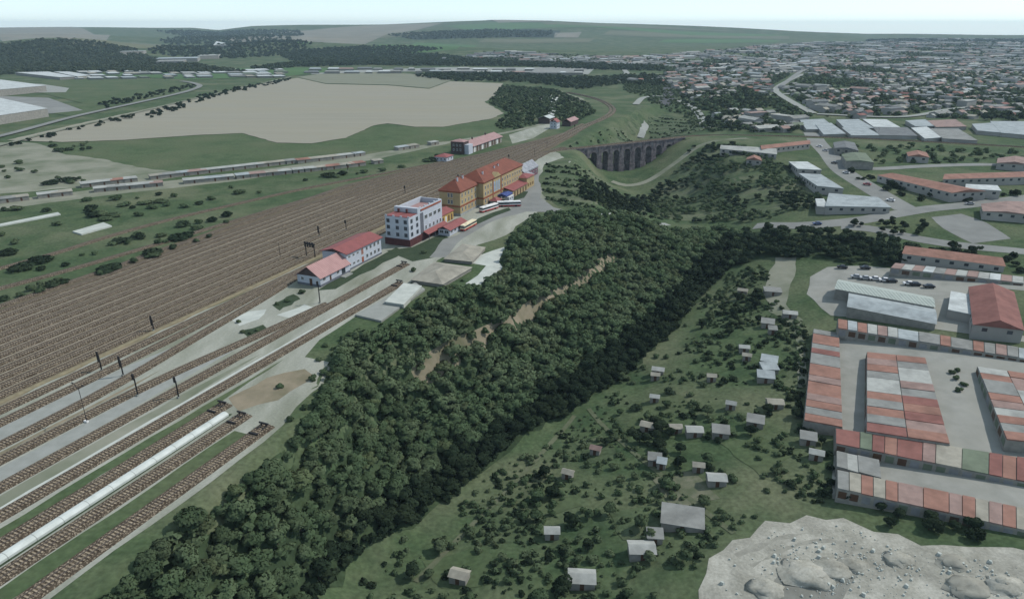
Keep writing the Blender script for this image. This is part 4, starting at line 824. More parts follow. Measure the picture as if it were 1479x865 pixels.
# ------------------------------------------------------------------ buses and cars
def bus_tree(body):
    o = empty('bus', (0, 0, 0))
    m = MB(); m.prism([(-1.22, -5.9), (1.22, -5.9), (1.25, 5.9), (-1.25, 5.9)], 0.85, 1.62, body); m.prism([(-1.2, -5.85), (1.2, -5.85), (1.2, 5.85), (-1.2, 5.85)], 2.46, 2.75, body)
    for y in (-5.8, -3.6, -1.2, 1.2, 3.6, 5.66): m.box(-1.21, 1.21, y, y + 0.16, 1.62, 2.46, body)
    m.build('body', o)
    m = MB(); m.box(-1.235, 1.235, -5.87, 5.87, 1.5, 2.5, GLASS); m.build('window_band', o)
    m = MB(); m.prism([(-1.15, -5.7), (1.15, -5.7), (1.15, 5.7), (-1.15, 5.7)], 2.76, 2.98, body); m.box(-0.7, 0.7, -2.5, -0.5, 2.99, 3.2, body); m.build('roof', o)
    m = MB(); m.box(-1.29, 1.29, -5.95, 5.95, 0.35, 1.1, BUSRED); m.build('skirt', o)
    for x in (-1.05, 1.05):
        for y in (-3.6, 3.4):
            m = MB(); vs = []; n = 12
            for xx in (x - 0.24, x + 0.24): vs += [(xx, y + 0.5 * math.cos(2 * math.pi * k / n), 0.5 + 0.5 * math.sin(2 * math.pi * k / n)) for k in range(n)]
            m.add(vs, [tuple(range(n)), tuple(range(2 * n - 1, n - 1, -1))] + [(k, n + k, n + (k + 1) % n, (k + 1) % n) for k in range(n)], RUBBER); m.build('wheel', o)
    for x in (-0.9, 0.9):
        m = MB(); m.box(x - 0.18, x + 0.18, -5.97, -5.931, 0.55, 0.75, FRAME); m.build('headlight', o)
    return o
bw_, bc_ = bus_tree(BUSWHITE), bus_tree(BUSCREAM)
b3 = copy_tree(bw_)
for o, q, ang, la in ((bc_, RS(-150.6, 304.5), -AZ - 0.02, 'cream bus with red skirt parked right beside the white kiosk'), (bw_, RS(-155.9, 341.3), -AZ - 0.28, 'white and red bus parked along the station front, nearest the kiosk'), (b3, RS(-149.3, 354.0), -AZ - 1.05, 'white and red bus parked at an angle below the blue canopy')):
    o.location = (q[0], q[1], 0.12); o.rotation_euler = (0, 0, ang); o.scale = (1.05, 1.15, 1.0); tag(o, la, 'bus', 'buses at the station')
def car_tree(p):
    o = empty('parked_car', (0, 0, 0)); m = MB()
    m.prism([(-0.85, -2.1), (0.85, -2.1), (0.9, -1.2), (0.9, 1.6), (0.82, 2.1), (-0.82, 2.1), (-0.9, 1.6), (-0.9, -1.2)], 0.3, 0.85, p)
    vs = [(-0.82, -1.5, 0.851), (0.82, -1.5, 0.851), (0.82, 1.2, 0.851), (-0.82, 1.2, 0.851), (-0.66, -1.0, 1.42), (0.66, -1.0, 1.42), (0.66, 0.5, 1.42), (-0.66, 0.5, 1.42)]
    m.add([(x, y, 1.43) for x, y in ((-0.66, -1.0), (0.66, -1.0), (0.66, 0.5), (-0.66, 0.5))], [(0, 1, 2, 3)], p); m.build('body', o)
    m = MB(); m.add(vs, [(4, 5, 6, 7), (0, 1, 5, 4), (1, 2, 6, 5), (2, 3, 7, 6), (3, 0, 4, 7)], GLASS); m.build('cabin', o)
    for x in (-0.8, 0.8):
        for y in (-1.35, 1.35):
            m = MB(); n = 10; vs = []
            for xx in (x - 0.11, x + 0.11): vs += [(xx, y + 0.32 * math.cos(2 * math.pi * k / n), 0.32 + 0.32 * math.sin(2 * math.pi * k / n)) for k in range(n)]
            m.add(vs, [tuple(range(n)), tuple(range(2 * n - 1, n - 1, -1))] + [(k, n + k, n + (k + 1) % n, (k + 1) % n) for k in range(n)], RUBBER); m.build('wheel', o)
    return o
protos = {}
def car(u, v, ang, p, label, group='cars parked on the long grey lot'):
    o = protos[p] = car_tree(CARP[p]) if p not in protos else copy_tree(protos[p])
    q = G(u, v); o.location = (q[0], q[1], float(gz(*q)) + 0.35); o.rotation_euler = (0, 0, R(ang)); o.scale = (1.15, 1.15, 1.15); tag(o, label, 'car', group)
for a in [(1216, 388, 70, 'black', 'black car parked alone at the top left corner of the grey lot'), (1249, 389, 75, 'black', 'dark car parked along the upper edge of the lot, second from left'), (1236, 402, 75, 'silver', 'silver car left of the white vans on the lot'), (1249, 404, 78, 'silver', 'silver car squeezed against the white pair on the lot'),
          (1263, 405, 78, 'white', 'left one of the two white cars side by side on the lot'), (1277, 407, 78, 'white', 'right one of the two white cars side by side on the lot'), (1287, 408, 78, 'black', 'black car just right of the white pair on the lot'),
          (1312, 412, 78, 'white', 'white car standing apart left of a black one near the lot middle'), (1321, 413, 78, 'black', 'black car beside the lone white car near the lot middle'), (1341, 416, 78, 'black', 'rightmost black car above the end of the long white shed')]: car(*a)
for a in [(1183, 213, 60, 'white', 'white car at the top of the wide road, nearest the railway'), (1192, 219, 35, 'silver', 'silver car descending the wide road from the railway'), (1205, 237, 35, 'black', 'black car on the bend of the wide road'), (1222, 251, 45, 'white', 'white car halfway down the wide road'), (1252, 268, 50, 'red', 'red car low on the wide road above the junction'),
          (1286, 291, 50, 'white', 'white car arriving at the road junction'), (1180, 325, 90, 'blue', 'blue car on the road at the edge of the wood'), (1400, 296, 85, 'silver', 'silver car right of the junction on the cross road')]: car(*a, group='cars driving on the roads')

# ------------------------------------------------------------------ signals, masts and lamps
def signal(u, v, hgt, label, heads=1, name='railway_signal'):
    q = UN(u, v); o = empty(name, (q[0], q[1], 0.2), -AZ, label, 'signal', 'signals and masts of the yard')
    m = MB(); m.cyl((0, 0), 0.14, 0, hgt, BLACK, 8, 0.1); m.build('post', o)
    for k in range(heads):
        m = MB(); z = hgt - 0.1 - 1.7 * k; m.prism([(-0.42, -0.3), (0.42, -0.3), (0.42, -0.12), (-0.42, -0.12)], z - 1.4, z + 0.3, BLACK); m.cyl((0, -0.2), 0.34, z + 0.31, z + 0.5, BLACK, 8, 0.1); m.build('signal_head', o)
    m = MB(); m.box(-0.3, 0.3, -0.3, 0.3, -0.3, 0.35, SLAB); m.build('footing', o)
    m = MB(); m.bar((0.25, 0.05, 0.3), (0.25, 0.05, hgt - 1), 0.05, BLACK); m.build('ladder', o)
    return o
for a in [(147, 536, 6.0, 'black signal on the sandy strip, left of the pair near the sidings', 2), (178, 543, 6.0, 'black signal right of the one on the sandy strip', 2), (199, 572, 6.4, 'black signal on the pale strip between sidings', 1), (258, 575, 6.2, 'black signal by the switch of the dead end sidings', 1),
          (222, 478, 5.0, 'black signal among the yard tracks with a shunting lamp', 2), (461, 342, 5.0, 'black signal standing in the yard behind the gabled house', 2), (500, 333, 5.0, 'black signal standing in the yard behind the two storey house', 1), (585, 280, 4.5, 'distant black signal in the yard left of the yellow station', 1), (502, 247, 4.5, 'small signal post by the leftmost single track', 1),
          (662, 263, 4.5, 'distant black signal beyond the yellow station roof', 1), (735, 233, 4.5, 'far signal at the yard throat', 1), (830, 188, 4.5, 'farthest signal where the main line starts to curve', 1), (462, 438, 8.2, 'slim dark signal mast in front of the gabled house', 1)]: signal(*a)
q = UN(126, 610); o = empty('lamp_mast', (q[0], q[1], 0.2), -AZ, 'slender two armed lamp mast between sidings at lower left', 'lamp post')
m = MB(); m.cyl((0, 0), 0.09, 0, 10.5, BLACK, 8, 0.07); m.build('pole', o)
for sg in (-1, 1):
    m = MB(); m.bar((0, 0, 9.6), (sg * 1.9, 0, 10.9), 0.06, BLACK); m.build('arm', o); m = MB(); m.box(sg * 1.9 - 0.35, sg * 1.9 + 0.35, -0.14, 0.14, 10.85, 11.0, BLACK); m.build('lamp_head', o)
m = MB(); m.box(-0.9, 0.3, -0.3, 0.3, -0.2, 0.3, FRAME); m.build('footing', o)
q = UN(452, 372); o = empty('signal_gantry', (q[0], q[1], 0.2), -AZ, 'dark signal gantry with a cluster of heads behind the gabled house', 'signal', 'signals and masts of the yard')
for x in (-3.4, 1.2):
    m = MB(); m.box(x - 0.15, x + 0.15, -0.15, 0.15, 0, 6.2, BLACK); m.build('post', o)
m = MB(); m.box(-3.8, 1.6, -0.25, 0.25, 5.6, 6.2, BLACK); m.build('beam', o)
for x in (-3.2, -1.9, -0.6, 0.7):
    m = MB(); m.box(x - 0.42, x + 0.42, -0.5, -0.26, 4.6, 6.9, BLACK); m.build('signal_head', o)
# row of stubby switch lamps / cabinets
for k, (u, v) in enumerate([(405, 372), (620, 302), (700, 266), (772, 226), (790, 214), (1268, 197)]):
    q = UN(u, v) if k < 5 else G(u, v); o = empty('mast', (q[0], q[1], 0.1), 0, ['thin steel mast behind the low gabled house', 'thin steel mast at the near end of the yellow station', 'thin steel mast behind the yellow station', 'thin steel mast beyond the grey roofed shed', 'thin steel mast before the viaduct', 'dark mast on the embankment right of the valley'][k], 'mast', 'signals and masts of the yard')
    m = MB(); m.cyl((0, 0), 0.12, -0.5, 6.5, BLACK, 6, 0.08); m.build('pole', o); m = MB(); m.bar((0, 0, 6.2), (-1.6, 0, 6.6), 0.06, BLACK); m.build('arm', o)

def inside_(P, x, y):
    r = False
    for i in range(len(P)):
        (x1, y1), (x2, y2) = P[i], P[(i + 1) % len(P)]
        if (y1 > y) != (y2 > y) and x < (x2 - x1) * (y - y1) / (y2 - y1) + x1: r = not r
    return r
# ------------------------------------------------------------------ garages, halls and houses on the right
def garage_row(pts, hgt, n, label, cols=('terracotta', 'brick', 'rose', 'terracotta', 'beige', 'grey', 'terracotta', 'rose'), seed=0, split=1, doors='right'):
    """row of joined garages. pts: roof corners (A,B,C,D) in photo pixels, A-B one long side, D-C the other"""
    rd = random.Random(seed); A, B, C, D = [G(u, v, hgt) for u, v in pts]; c = (A + B + C + D) / 4; zg = float(np.mean([gz(*p) for p in (A, B, C, D)]))
    o = empty('garage_row', (c[0], c[1], zg), 0, label, 'garages', 'garage rows of the yard'); A, B, C, D = A - c, B - c, C - c, D - c
    cw = lambda P: P if sum(P[i][0] * P[(i + 1) % 4][1] - P[(i + 1) % 4][0] * P[i][1] for i in range(4)) > 0 else P[::-1]
    m = MB(); m.prism(cw([tuple(p) for p in (A, B, C, D)]), -1.5, hgt - 0.15, DIMWALL); m.build('wall', o)
    k0 = rd.random()
    for j in range(split):
        a0, a1 = j / split, (j + 1) / split; last = None; i = 0
        while i < n:
            run = rd.choice([1, 1, 1, 2]); run = min(run, n - i); k = rd.choice([q for q in cols if q != last] or cols); last = k
            t0, t1 = i / n, (i + run) / n; i += run
            f = lambda t, s_: (A + (B - A) * t) * (1 - s_) + (D + (C - D) * t) * s_
            g = 0.012 / max(1, split)
            P = [f(t0 + 0.002, a0 + g), f(t1 - 0.002, a0 + g), f(t1 - 0.002, a1 - g), f(t0 + 0.002, a1 - g)]
            m = MB(); dz = rd.uniform(0, 0.25); m.prism(cw([tuple(p) for p in P]), hgt - 0.14, hgt + 0.05 + dz, ROOFCOL[k]); m.build('roof', o)
    # doors along the long sides
    for s0, s1 in ((A, B), (D, C)):
        d = (s1 - s0) / n; L = np.linalg.norm(d); nr = np.array([d[1], -d[0]]) / L
        if np.dot(nr, (s0 + s1) / 2) < 0: nr = -nr
        for i in range(n):
            a = s0 + d * (i + 0.15) + nr * 0.004; b = s0 + d * (i + 0.85) + nr * 0.004
            m = MB(); m.prism(cw([tuple(a), tuple(b), tuple(b + nr * 0.06), tuple(a + nr * 0.06)]), 0.1, hgt - 0.6, rd.choice([RUST, DOORBROWN, ROOFCOL['green'], GREYPOLE])); m.build('door', o)
    return o
garage_row([(1175, 474), (1160, 613), (1217, 619), (1213, 477)], 2.8, 16, 'long garage row with patchy red roofs, nearest the allotment gardens', seed=3)
garage_row([(1209, 466), (1490, 497), (1490, 514), (1209, 481)], 2.8, 18, 'long thin garage row with pale and red roofs along the service road', ('pale', 'grey', 'terracotta', 'pale', 'bluegrey', 'rose', 'terracotta'), 5)
garage_row([(1252, 508), (1250, 628), (1372, 642), (1338, 511)], 2.8, 11, 'wide double garage block in the middle of the paved garage yard', ('terracotta', 'brick', 'terracotta', 'pale', 'rose', 'grey'), 9, split=2)
garage_row([(1412, 527), (1452, 640), (1560, 650), (1500, 538)], 2.8, 10, 'double garage block cut by the right edge of the picture', ('terracotta', 'pale', 'rose', 'grey', 'terracotta'), 12, split=2)
garage_row([(1206, 623), (1490, 657), (1490, 692), (1206, 646)], 2.8, 15, 'garage row with bright red roofs closing the bottom of the garage yard', ('brick', 'terracotta', 'rose', 'terracotta', 'green', 'brick', 'beige'), 21)
garage_row([(1208, 652), (1270, 662), (1273, 690), (1208, 676)], 2.8, 4, 'short garage group left of the dark gap below the red row', ('pale', 'rose', 'grey'), 4)
garage_row([(1208, 684), (1490, 728), (1490, 762), (1208, 712)], 2.8, 15, 'lowest garage row with terracotta roofs above the pale dirt lot', ('terracotta', 'rose', 'grey', 'terracotta', 'terracotta', 'beige'), 33)
quad_building([(1224, 448), (1352, 466), (1350, 441), (1227, 425)], 3.4, ROOFCOL['bluegrey'], DIMWALL, 'long pale ribbed shed nearest the garage yard, lower of the pair', 'shed', 'long_shed', rise=1.4)
quad_building([(1206, 422), (1350, 440), (1346, 424), (1212, 407)], 3.6, stripemat('greenish_sheet_roof', (0.36, 0.40, 0.36), (0.30, 0.34, 0.31), 0.25, 0), DIMWALL, 'long greenish pale shed beside the parked cars, upper of the pair', 'shed', 'long_shed', rise=1.2)
quad_building([(1404, 474), (1478, 480), (1466, 417), (1400, 412)], 4.5, ROOFCOL['brick'], TOWNWALL, 'big brick red gabled hall at the right edge beyond the garages', 'hall', 'hall', rise=3.0)
quad_building([(1369, 450), (1403, 456), (1400, 424), (1374, 420)], 3.2, ROOFCOL['white'], TOWNWALL, 'white flat roofed annex left of the brick red hall', 'annex', 'annex')
quad_building([(1303, 372), (1452, 382), (1440, 366), (1310, 357)], 4.0, ROOFCOL['terracotta'], TOWNWALL, 'long apartment row with terracotta roof below the curving road', 'building', 'row_house', rise=2.0)
garage_row([(1285, 392), (1480, 405), (1480, 394), (1292, 384)], 2.6, 12, 'thin garage row with mixed roofs behind the grey lot', ('pale', 'rose', 'grey', 'terracotta', 'white'), 44)
quad_building([(1192, 302), (1286, 300), (1268, 283), (1198, 279)], 3.6, ROOFCOL['bluegrey'], TOWNWALL, 'big flat pale roofed store left of the road junction', 'store', 'store')
quad_building([(1180, 272), (1218, 274), (1186, 250), (1154, 250)], 4.2, ROOFCOL['bluegrey'], TOWNWALL, 'pale roofed block behind the flat store along the wide road', 'building', 'block')
quad_building([(1152, 247), (1186, 247), (1166, 232), (1140, 233)], 4.2, ROOFCOL['white'], TOWNWALL, 'white roofed block highest along the wide road', 'building', 'block')
quad_building([(1180, 300), (1196, 301), (1190, 286), (1178, 287)], 4.0, ROOFCOL['white'], TOWNWALL, 'small white annex on the left end of the flat store', 'annex', 'annex')
quad_building([(1374, 281), (1424, 278), (1310, 252), (1268, 252)], 5.0, ROOFCOL['terracotta'], TOWNWALL, 'long diagonal apartment row with terracotta roof right of the wide road', 'building', 'row_house', rise=1.8)
quad_building([(1362, 260), (1490, 256), (1490, 247), (1366, 251)], 5.0, ROOFCOL['terracotta'], TOWNWALL, 'long straight apartment row with orange roof at the right edge', 'building', 'row_house', rise=1.5)
quad_building([(1420, 306), (1490, 312), (1490, 290), (1418, 294)], 4.5, ROOFCOL['rose'], TOWNWALL, 'large white walled building with red and white roof at right edge', 'building', 'block', rise=1.0)
quad_building([(1395, 273), (1445, 277), (1440, 268), (1396, 266)], 5.0, ROOFCOL['white'], TOWNWALL, 'low white building between the two terracotta apartment rows', 'building', 'block')
quad_building([(1040, 219), (1122, 221), (1120, 210), (1042, 212)], 5.0, ROOFCOL['pale'], TOWNWALL, 'long pale roofed row on the hill top right of the viaduct', 'building', 'row_house', rise=1.5)
quad_building([(1100, 216), (1170, 208), (1168, 203), (1098, 210)], 4.5, ROOFCOL['terracotta'], TOWNWALL, 'terracotta roofed row climbing to the wide road by the railway', 'building', 'row_house', rise=1.5)
quad_building([(1078, 232), (1100, 234), (1098, 226), (1080, 226)], 4.0, ROOFCOL['terracotta'], TOWNWALL, 'small terracotta roofed house among trees of the far hill', 'house', 'house', rise=2.0)
quad_building([(1206, 214), (1240, 218), (1234, 206), (1204, 206)], 5.0, ROOFCOL['slate'], DIMWALL, 'dark roofed house right of the wide road by the railway', 'house', 'house', rise=1.5)
quad_building([(1222, 234), (1262, 236), (1250, 220), (1216, 222)], 5.0, ROOFCOL['green'], DIMWALL, 'dark green roofed shed right of the wide road', 'shed', 'shed', rise=1.2)
quad_building([(1312, 226), (1342, 228), (1338, 220), (1310, 220)], 4.5, ROOFCOL['terracotta'], TOWNWALL, 'orange roofed house alone on the green slope below the railway', 'house', 'house', rise=1.8)
quad_building([(1440, 236), (1490, 240), (1490, 228), (1442, 228)], 4.5, ROOFCOL['rose'], TOWNWALL, 'rose roofed house below the railway at the right edge', 'house', 'house', rise=1.8)
# industrial sheds beyond the railway on the right
for k, (q, c_, la) in enumerate([([(1165, 186), (1208, 186), (1190, 173), (1155, 175)], 'bluegrey', 'pale industrial shed beyond the railway, leftmost of the works'), ([(1190, 193), (1222, 192), (1200, 180), (1178, 182)], 'bluegrey', 'pale shed in front of the leftmost works shed'), ([(1222, 187), (1262, 185), (1240, 173), (1208, 174)], 'bluegrey', 'second pale works shed from the left beyond the railway'),
        ([(1230, 195), (1272, 195), (1250, 185), (1216, 186)], 'bluegrey', 'broad pale works shed just above the embankment line'), ([(1262, 184), (1300, 184), (1280, 173), (1246, 173)], 'white', 'white works shed in the middle of the row'), ([(1270, 195), (1325, 196), (1310, 185), (1262, 186)], 'slate', 'dark flat roofed works shed above the embankment'),
        ([(1322, 183), (1352, 182), (1336, 173), (1308, 175)], 'bluegrey', 'pale works shed right of the white one'), ([(1336, 200), (1362, 198), (1338, 184), (1316, 186)], 'white', 'bright white diagonal works shed above the embankment'), ([(1362, 200), (1412, 203), (1384, 187), (1344, 187)], 'grey', 'wide grey works shed right of the bright diagonal one'),
        ([(1352, 184), (1396, 183), (1380, 173), (1340, 175)], 'rose', 'rose roofed works shed at the top of the row'), ([(1412, 189), (1450, 192), (1436, 178), (1404, 180)], 'bluegrey', 'pale works shed near the right edge beyond the railway'), ([(1446, 192), (1490, 196), (1490, 176), (1430, 176)], 'bluegrey', 'rightmost large works shed beyond the railway')]):
    quad_building(q, 3.6, ROOFCOL[c_], TOWNWALL, la, 'shed', 'works_shed', 'works sheds beyond the railway')
# warehouses far left
quad_building([(-60, 178), (0, 167), (68, 157), (0, 142)], 9.0, ROOFCOL['white'], DIMWALL, 'huge flat white roofed warehouse at the left edge, nearer of two', 'warehouse', 'warehouse')
quad_building([(-60, 137), (0, 130), (66, 124), (0, 115)], 9.0, ROOFCOL['white'], DIMWALL, 'huge flat white roofed warehouse at the left edge, farther of two', 'warehouse', 'warehouse')
quad_building([(86, 112), (108, 111), (70, 104), (22, 105)], 5, ROOFCOL['white'], DIMWALL, 'long white greenhouse beyond the warehouses, left one', 'greenhouse', 'greenhouse'); quad_building([(112, 111), (130, 109), (100, 104), (78, 104)], 5, ROOFCOL['white'], DIMWALL, 'short white greenhouse beyond the warehouses, right one', 'greenhouse', 'greenhouse')
rn = random.Random(8)
for k in range(56):
    u = 112 + (k % 14) * 22 + rn.uniform(-5, 5); v = 111.5 - (k // 14) * 2.9 - (u - 110) * 0.010 + rn.uniform(-0.5, 0.5); wd = rn.choice([12, 16, 20])
    if rn.random() < 0.15: continue
    quad_building([(u, v + 1.5), (u + wd, v + 1.2), (u + wd - 6, v - 0.5), (u - 5, v - 0.3)], rn.choice([2.5, 3.0, 3.5]), ROOFCOL[rn.choice(['white', 'white', 'pale', 'bluegrey', 'beige', 'grey', 'green'])], DIMWALL, 'pale low nursery house in the rows beyond the green field', 'greenhouse', 'nursery_house', 'nursery houses in rows')
rw = random.Random(17)
for k in range(34):
    u = 455 + (k % 17) * 24 + rw.uniform(-6, 6); v = 98.5 + (k // 17) * 4.2 + rw.uniform(-0.8, 0.8) + max(0, (u - 620)) * 0.008; wd = rw.choice([10, 14, 18, 22])
    quad_building([(u - wd / 2, v + 0.9), (u + wd / 2, v + 0.9), (u + wd / 2 - 2, v - 0.9), (u - wd / 2 + 2, v - 0.9)], rw.choice([3.5, 4.5, 6]), ROOFCOL[rw.choice(['white', 'bluegrey', 'grey', 'pale', 'slate', 'grey', 'rose'])], DIMWALL, 'low works building in the row beyond the bare field', 'works', 'works_building', 'works beyond the bare field')
quad_building([(765, 106), (830, 106), (825, 99), (775, 98)], 5, ROOFCOL['grey'], DIMWALL, 'largest grey works hall right of the row beyond the bare field', 'works', 'works_building')
for k, (u, v, wd) in enumerate([(255, 84, 60), (245, 88, 40), (300, 80, 30), (190, 74, 34), (320, 64, 24)]):
    quad_building([(u - wd / 2, v + 1.6), (u + wd / 2, v + 1), (u + wd / 2 + 4, v - 1.6), (u - wd / 2 + 5, v - 1)], 9, ROOFCOL[['bluegrey', 'grey', 'pale', 'bluegrey', 'white'][k]], DIMWALL, 'large pale works hall at the foot of the far wooded hills', 'works', 'works_building', 'works halls under the far hills')

# shed rows of the colony left of the yard
def hut_mesh(name, L_, Wd, hgt, rise, roof, wall, loc, ang, label, cat, group, flat=False):
    o = empty(name, loc, ang, label, cat, group); m = MB(); m.box(-L_ / 2, L_ / 2, -Wd / 2, Wd / 2, -1.2, hgt, wall); m.build('wall', o)
    m = MB()
    if flat: m.prism([(-L_ / 2 - 0.3, -Wd / 2 - 0.3), (L_ / 2 + 0.3, -Wd / 2 - 0.3), (L_ / 2 + 0.3, Wd / 2 + 0.3), (-L_ / 2 - 0.3, Wd / 2 + 0.3)], hgt + 0.002, [hgt + 0.15, hgt + 0.15, hgt + 0.15 + rise, hgt + 0.15 + rise], roof)
    else:
        a, b = L_ / 2 + 0.3, Wd / 2 + 0.3
        m.add([(-a, -b, hgt), (a, -b, hgt), (a, b, hgt), (-a, b, hgt), (-a, 0, hgt + rise), (a, 0, hgt + rise)], [(0, 1, 5, 4), (2, 3, 4, 5), (1, 2, 5), (3, 0, 4), (0, 3, 2, 1)], roof)
    m.build('roof', o); d = MB(); d.box(-0.5, 0.5, -Wd / 2 - 0.06, -Wd / 2, 0, min(2.0, hgt - 0.2), DOORBROWN); d.build('door', o); return o
rd = random.Random(11)
for row, (pa, pb, n) in enumerate([(px('-10,294 130,278 300,262'), None, 17), (px('130,269 270,253 420,236'), None, 17), (px('310,261 470,245 545,236'), None, 14), (px('400,239 520,225 640,207'), None, 15)]):
    ln = smooth_line(GL(pa), 1.0); cum = np.linspace(0, len(ln) - 1, n)
    for k in range(n):
        if rd.random() < 0.14: continue
        i = int(cum[k]); q = ln[i]; t = ln[min(i + 1, len(ln) - 1)] - ln[max(i - 1, 0)]; ang = math.atan2(t[1], t[0])
        c_ = rd.choice(['pale', 'pale', 'beige', 'grey', 'rose', 'terracotta', 'bluegrey', 'beige', 'grey'])
        hut_mesh('colony_shed', rd.uniform(7, 13), rd.uniform(5, 6.5), 2.4, 0.4, ROOFCOL[c_], DIMWALL, (q[0], q[1], float(gz(*q))), ang, f'flat {"reddish" if c_ in ("rose", "terracotta") else "pale" if c_ in ("white", "pale", "bluegrey") else "dull"} roofed shed in the long shed rows left of the yard', 'shed', 'sheds of the rows left of the yard', flat=True)
slab([(105, 336), (118, 340), (162, 328), (150, 323)], 0.7, PALE, 'pale concrete pad in the grass beside the leftmost single track')
slab([(0, 325), (0, 328), (88, 311), (84, 308)], 0.6, PALE, 'long thin pale concrete trough in the grass at far left', 'concrete_trough', 'trough')
# allotment huts
HUTS = [(950, 540, 7, 'white', 'white hut at the edge of the wood, first in the allotments'), (946, 548, 5, 'pale', 'pale lean-to just below the first white allotment hut'), (945, 580, 5, 'white', 'lone white roofed hut on the lawn below the first one'), (1074, 508, 6, 'white', 'white hut among the upper allotments'), (1078, 520, 5, 'pale', 'pale hut touching the upper white one'),
        (1110, 527, 9, 'bluegrey', 'upper of three parallel pale frames beside the garages'), (1110, 538, 9, 'bluegrey', 'middle of three parallel pale frames beside the garages'), (1105, 550, 9, 'bluegrey', 'lowest of three parallel pale frames beside the garages'), (1055, 590, 5, 'white', 'small white hut in the middle of the allotments'), (1027, 550, 5, 'beige', 'beige hut between fruit trees of the allotments'),
        (1118, 588, 8, 'beige', 'brown roofed hut near the long garage row'), (1108, 472, 8, 'grey', 'grey shed under the top allotment trees'), (1115, 482, 5, 'grey', 'small grey shed just below the grey one'), (1140, 458, 9, 'white', 'white roofed shed at the lot corner by the trees'), (1115, 425, 12, 'pale', 'pale shed at the top of the allotments'), (1072, 425, 7, 'beige', 'beige hut in the shade of the wood edge'),
        (935, 621, 7, 'pale', 'pale hut in a row beside a dark hedge'), (975, 624, 6, 'pale', 'second pale hut beside the dark hedge'), (1002, 628, 8, 'white', 'angled white hut right of the hedge row'), (1040, 630, 8, 'grey', 'grey hut at the right end of the hedge row'), (945, 670, 6, 'pale', 'pale hut with bluish frame below the hedge'), (955, 676, 4, 'bluegrey', 'small bluish cold frame beside a pale hut'),
        (1034, 698, 8, 'white', 'cream roofed hut standing alone on the lower lawn'), (985, 755, 17, 'grey', 'large flat grey roofed house low in the allotments'), (926, 800, 10, 'white', 'white roofed house below the big grey roof'), (945, 782, 6, 'pale', 'pale hut between the grey roof and the white house'), (840, 842, 10, 'white', 'bright white roofed house at the bottom edge'), (797, 775, 6, 'white', 'small white hut alone on the grass at bottom'),
        (664, 838, 7, 'beige', 'cream hut at the bottom edge near the wood'), (1178, 662, 6, 'white', 'white hut beside the short garage group'), (1166, 640, 7, 'grey', 'grey hut at the lower end of the long garage row'), (1090, 615, 8, 'grey', 'long grey hut in the middle allotments'), (860, 655, 5, 'rose', 'rose roofed hut on the upper lawn'), (820, 690, 5, 'pale', 'pale hut near the path through the allotments'), (1008, 680, 5, 'pale', 'pale hut right of the dark garden trees')]
for u, v, sz, c_, la in HUTS:
    c_ = {'white': 'pale', 'pale': 'beige' if len(la) % 2 else 'grey'}.get(c_, c_); q = G(u, v); hut_mesh('garden_hut', sz * 0.62, sz * 0.46, 2.2, 0.9 if sz < 12 else 0.3, ROOFCOL[c_], DIMWALL, (q[0], q[1], float(gz(*q))), R(-12 + random.uniform(-12, 12)), la, 'hut', 'huts of the allotment gardens', flat=(c_ in ('bluegrey', 'grey')))
# rubble heaps and boulders on the pale dirt lot
for k, (u, v, sz, la) in enumerate([(1170, 830, 5, 'largest grey rubble heap on the pale dirt lot'), (1205, 822, 4, 'rubble heap right of the largest one on the dirt lot'), (1150, 815, 2.5, 'small dark heap left of the large rubble heap'), (1235, 815, 3, 'heap at the head of the dark trench on the lot'), (1380, 812, 3, 'dark heap near the right end of the dirt lot'), (1400, 848, 4, 'dark earth pile at the lower right corner'), (1300, 808, 3, 'flat rubble heap in the middle of the lot'), (1455, 845, 3.5, 'rubble pile cut by the right edge'), (1110, 850, 3.5, 'grey heap at the bottom left of the lot')]):
    q = G(u, v); rb = np.random.default_rng(k); n = 14; V = []; Fs = []
    for i in range(6):
        for j in range(n):
            a = 2 * math.pi * j / n; rr = sz * (1 - (i / 6) ** 1.5) * (0.75 + 0.5 * rb.random()); V.append((rr * math.cos(a) * 1.3, rr * math.sin(a), sz * 0.075 * i * (0.8 + 0.4 * rb.random()) - 0.2))
    for i in range(5):
        for j in range(n): Fs.append((i * n + j, i * n + (j + 1) % n, (i + 1) * n + (j + 1) % n, (i + 1) * n + j))
    Fs.append(tuple(range(5 * n, 6 * n))); m = MB(); m.add(V, Fs, TRB2 if k in (4, 5) else PDIRT); o = m.build('rubble_heap', None, True); o.location = (q[0], q[1], float(gz(*q))); tag(o, la, 'rubble', 'rubble heaps on the dirt lot')

sv, sf = [], []; r_ = np.random.default_rng(9)
lotp = [tuple(p) for p in GL(px('1030,865 1040,825 1070,785 1160,752 1215,755 1260,775 1330,796 1479,808 1479,865'))]; cl = np.array([G(*p) for p in px('1165,825 1200,820 1215,835 1240,812 1150,815 1290,810 1380,812 1400,848 1450,845 1190,840')])
for k in range(900):
    c = cl[r_.integers(len(cl))] + r_.normal(size=2) * r_.choice([3, 7, 14]); 
    if not inside_(lotp, c[0], c[1]): continue
    sz = r_.choice([0.15, 0.25, 0.4, 0.7], p=[0.4, 0.35, 0.2, 0.05]); z = float(gz(c[0], c[1])); b = len(sv)
    for dz, f in ((0, 1.0), (0.9, 0.6)):
        for a in range(4):
            an = a * 1.57 + r_.uniform(-0.4, 0.4); sv.append((c[0] + sz * f * math.cos(an) * r_.uniform(0.7, 1.3), c[1] + sz * f * math.sin(an) * r_.uniform(0.7, 1.3), z + dz * sz + (-0.05 if dz == 0 else 0.1)))
    for f in ((4, 5, 6, 7), (0, 1, 5, 4), (1, 2, 6, 5), (2, 3, 7, 6), (3, 0, 4, 7)): sf.append([b + i for i in f])
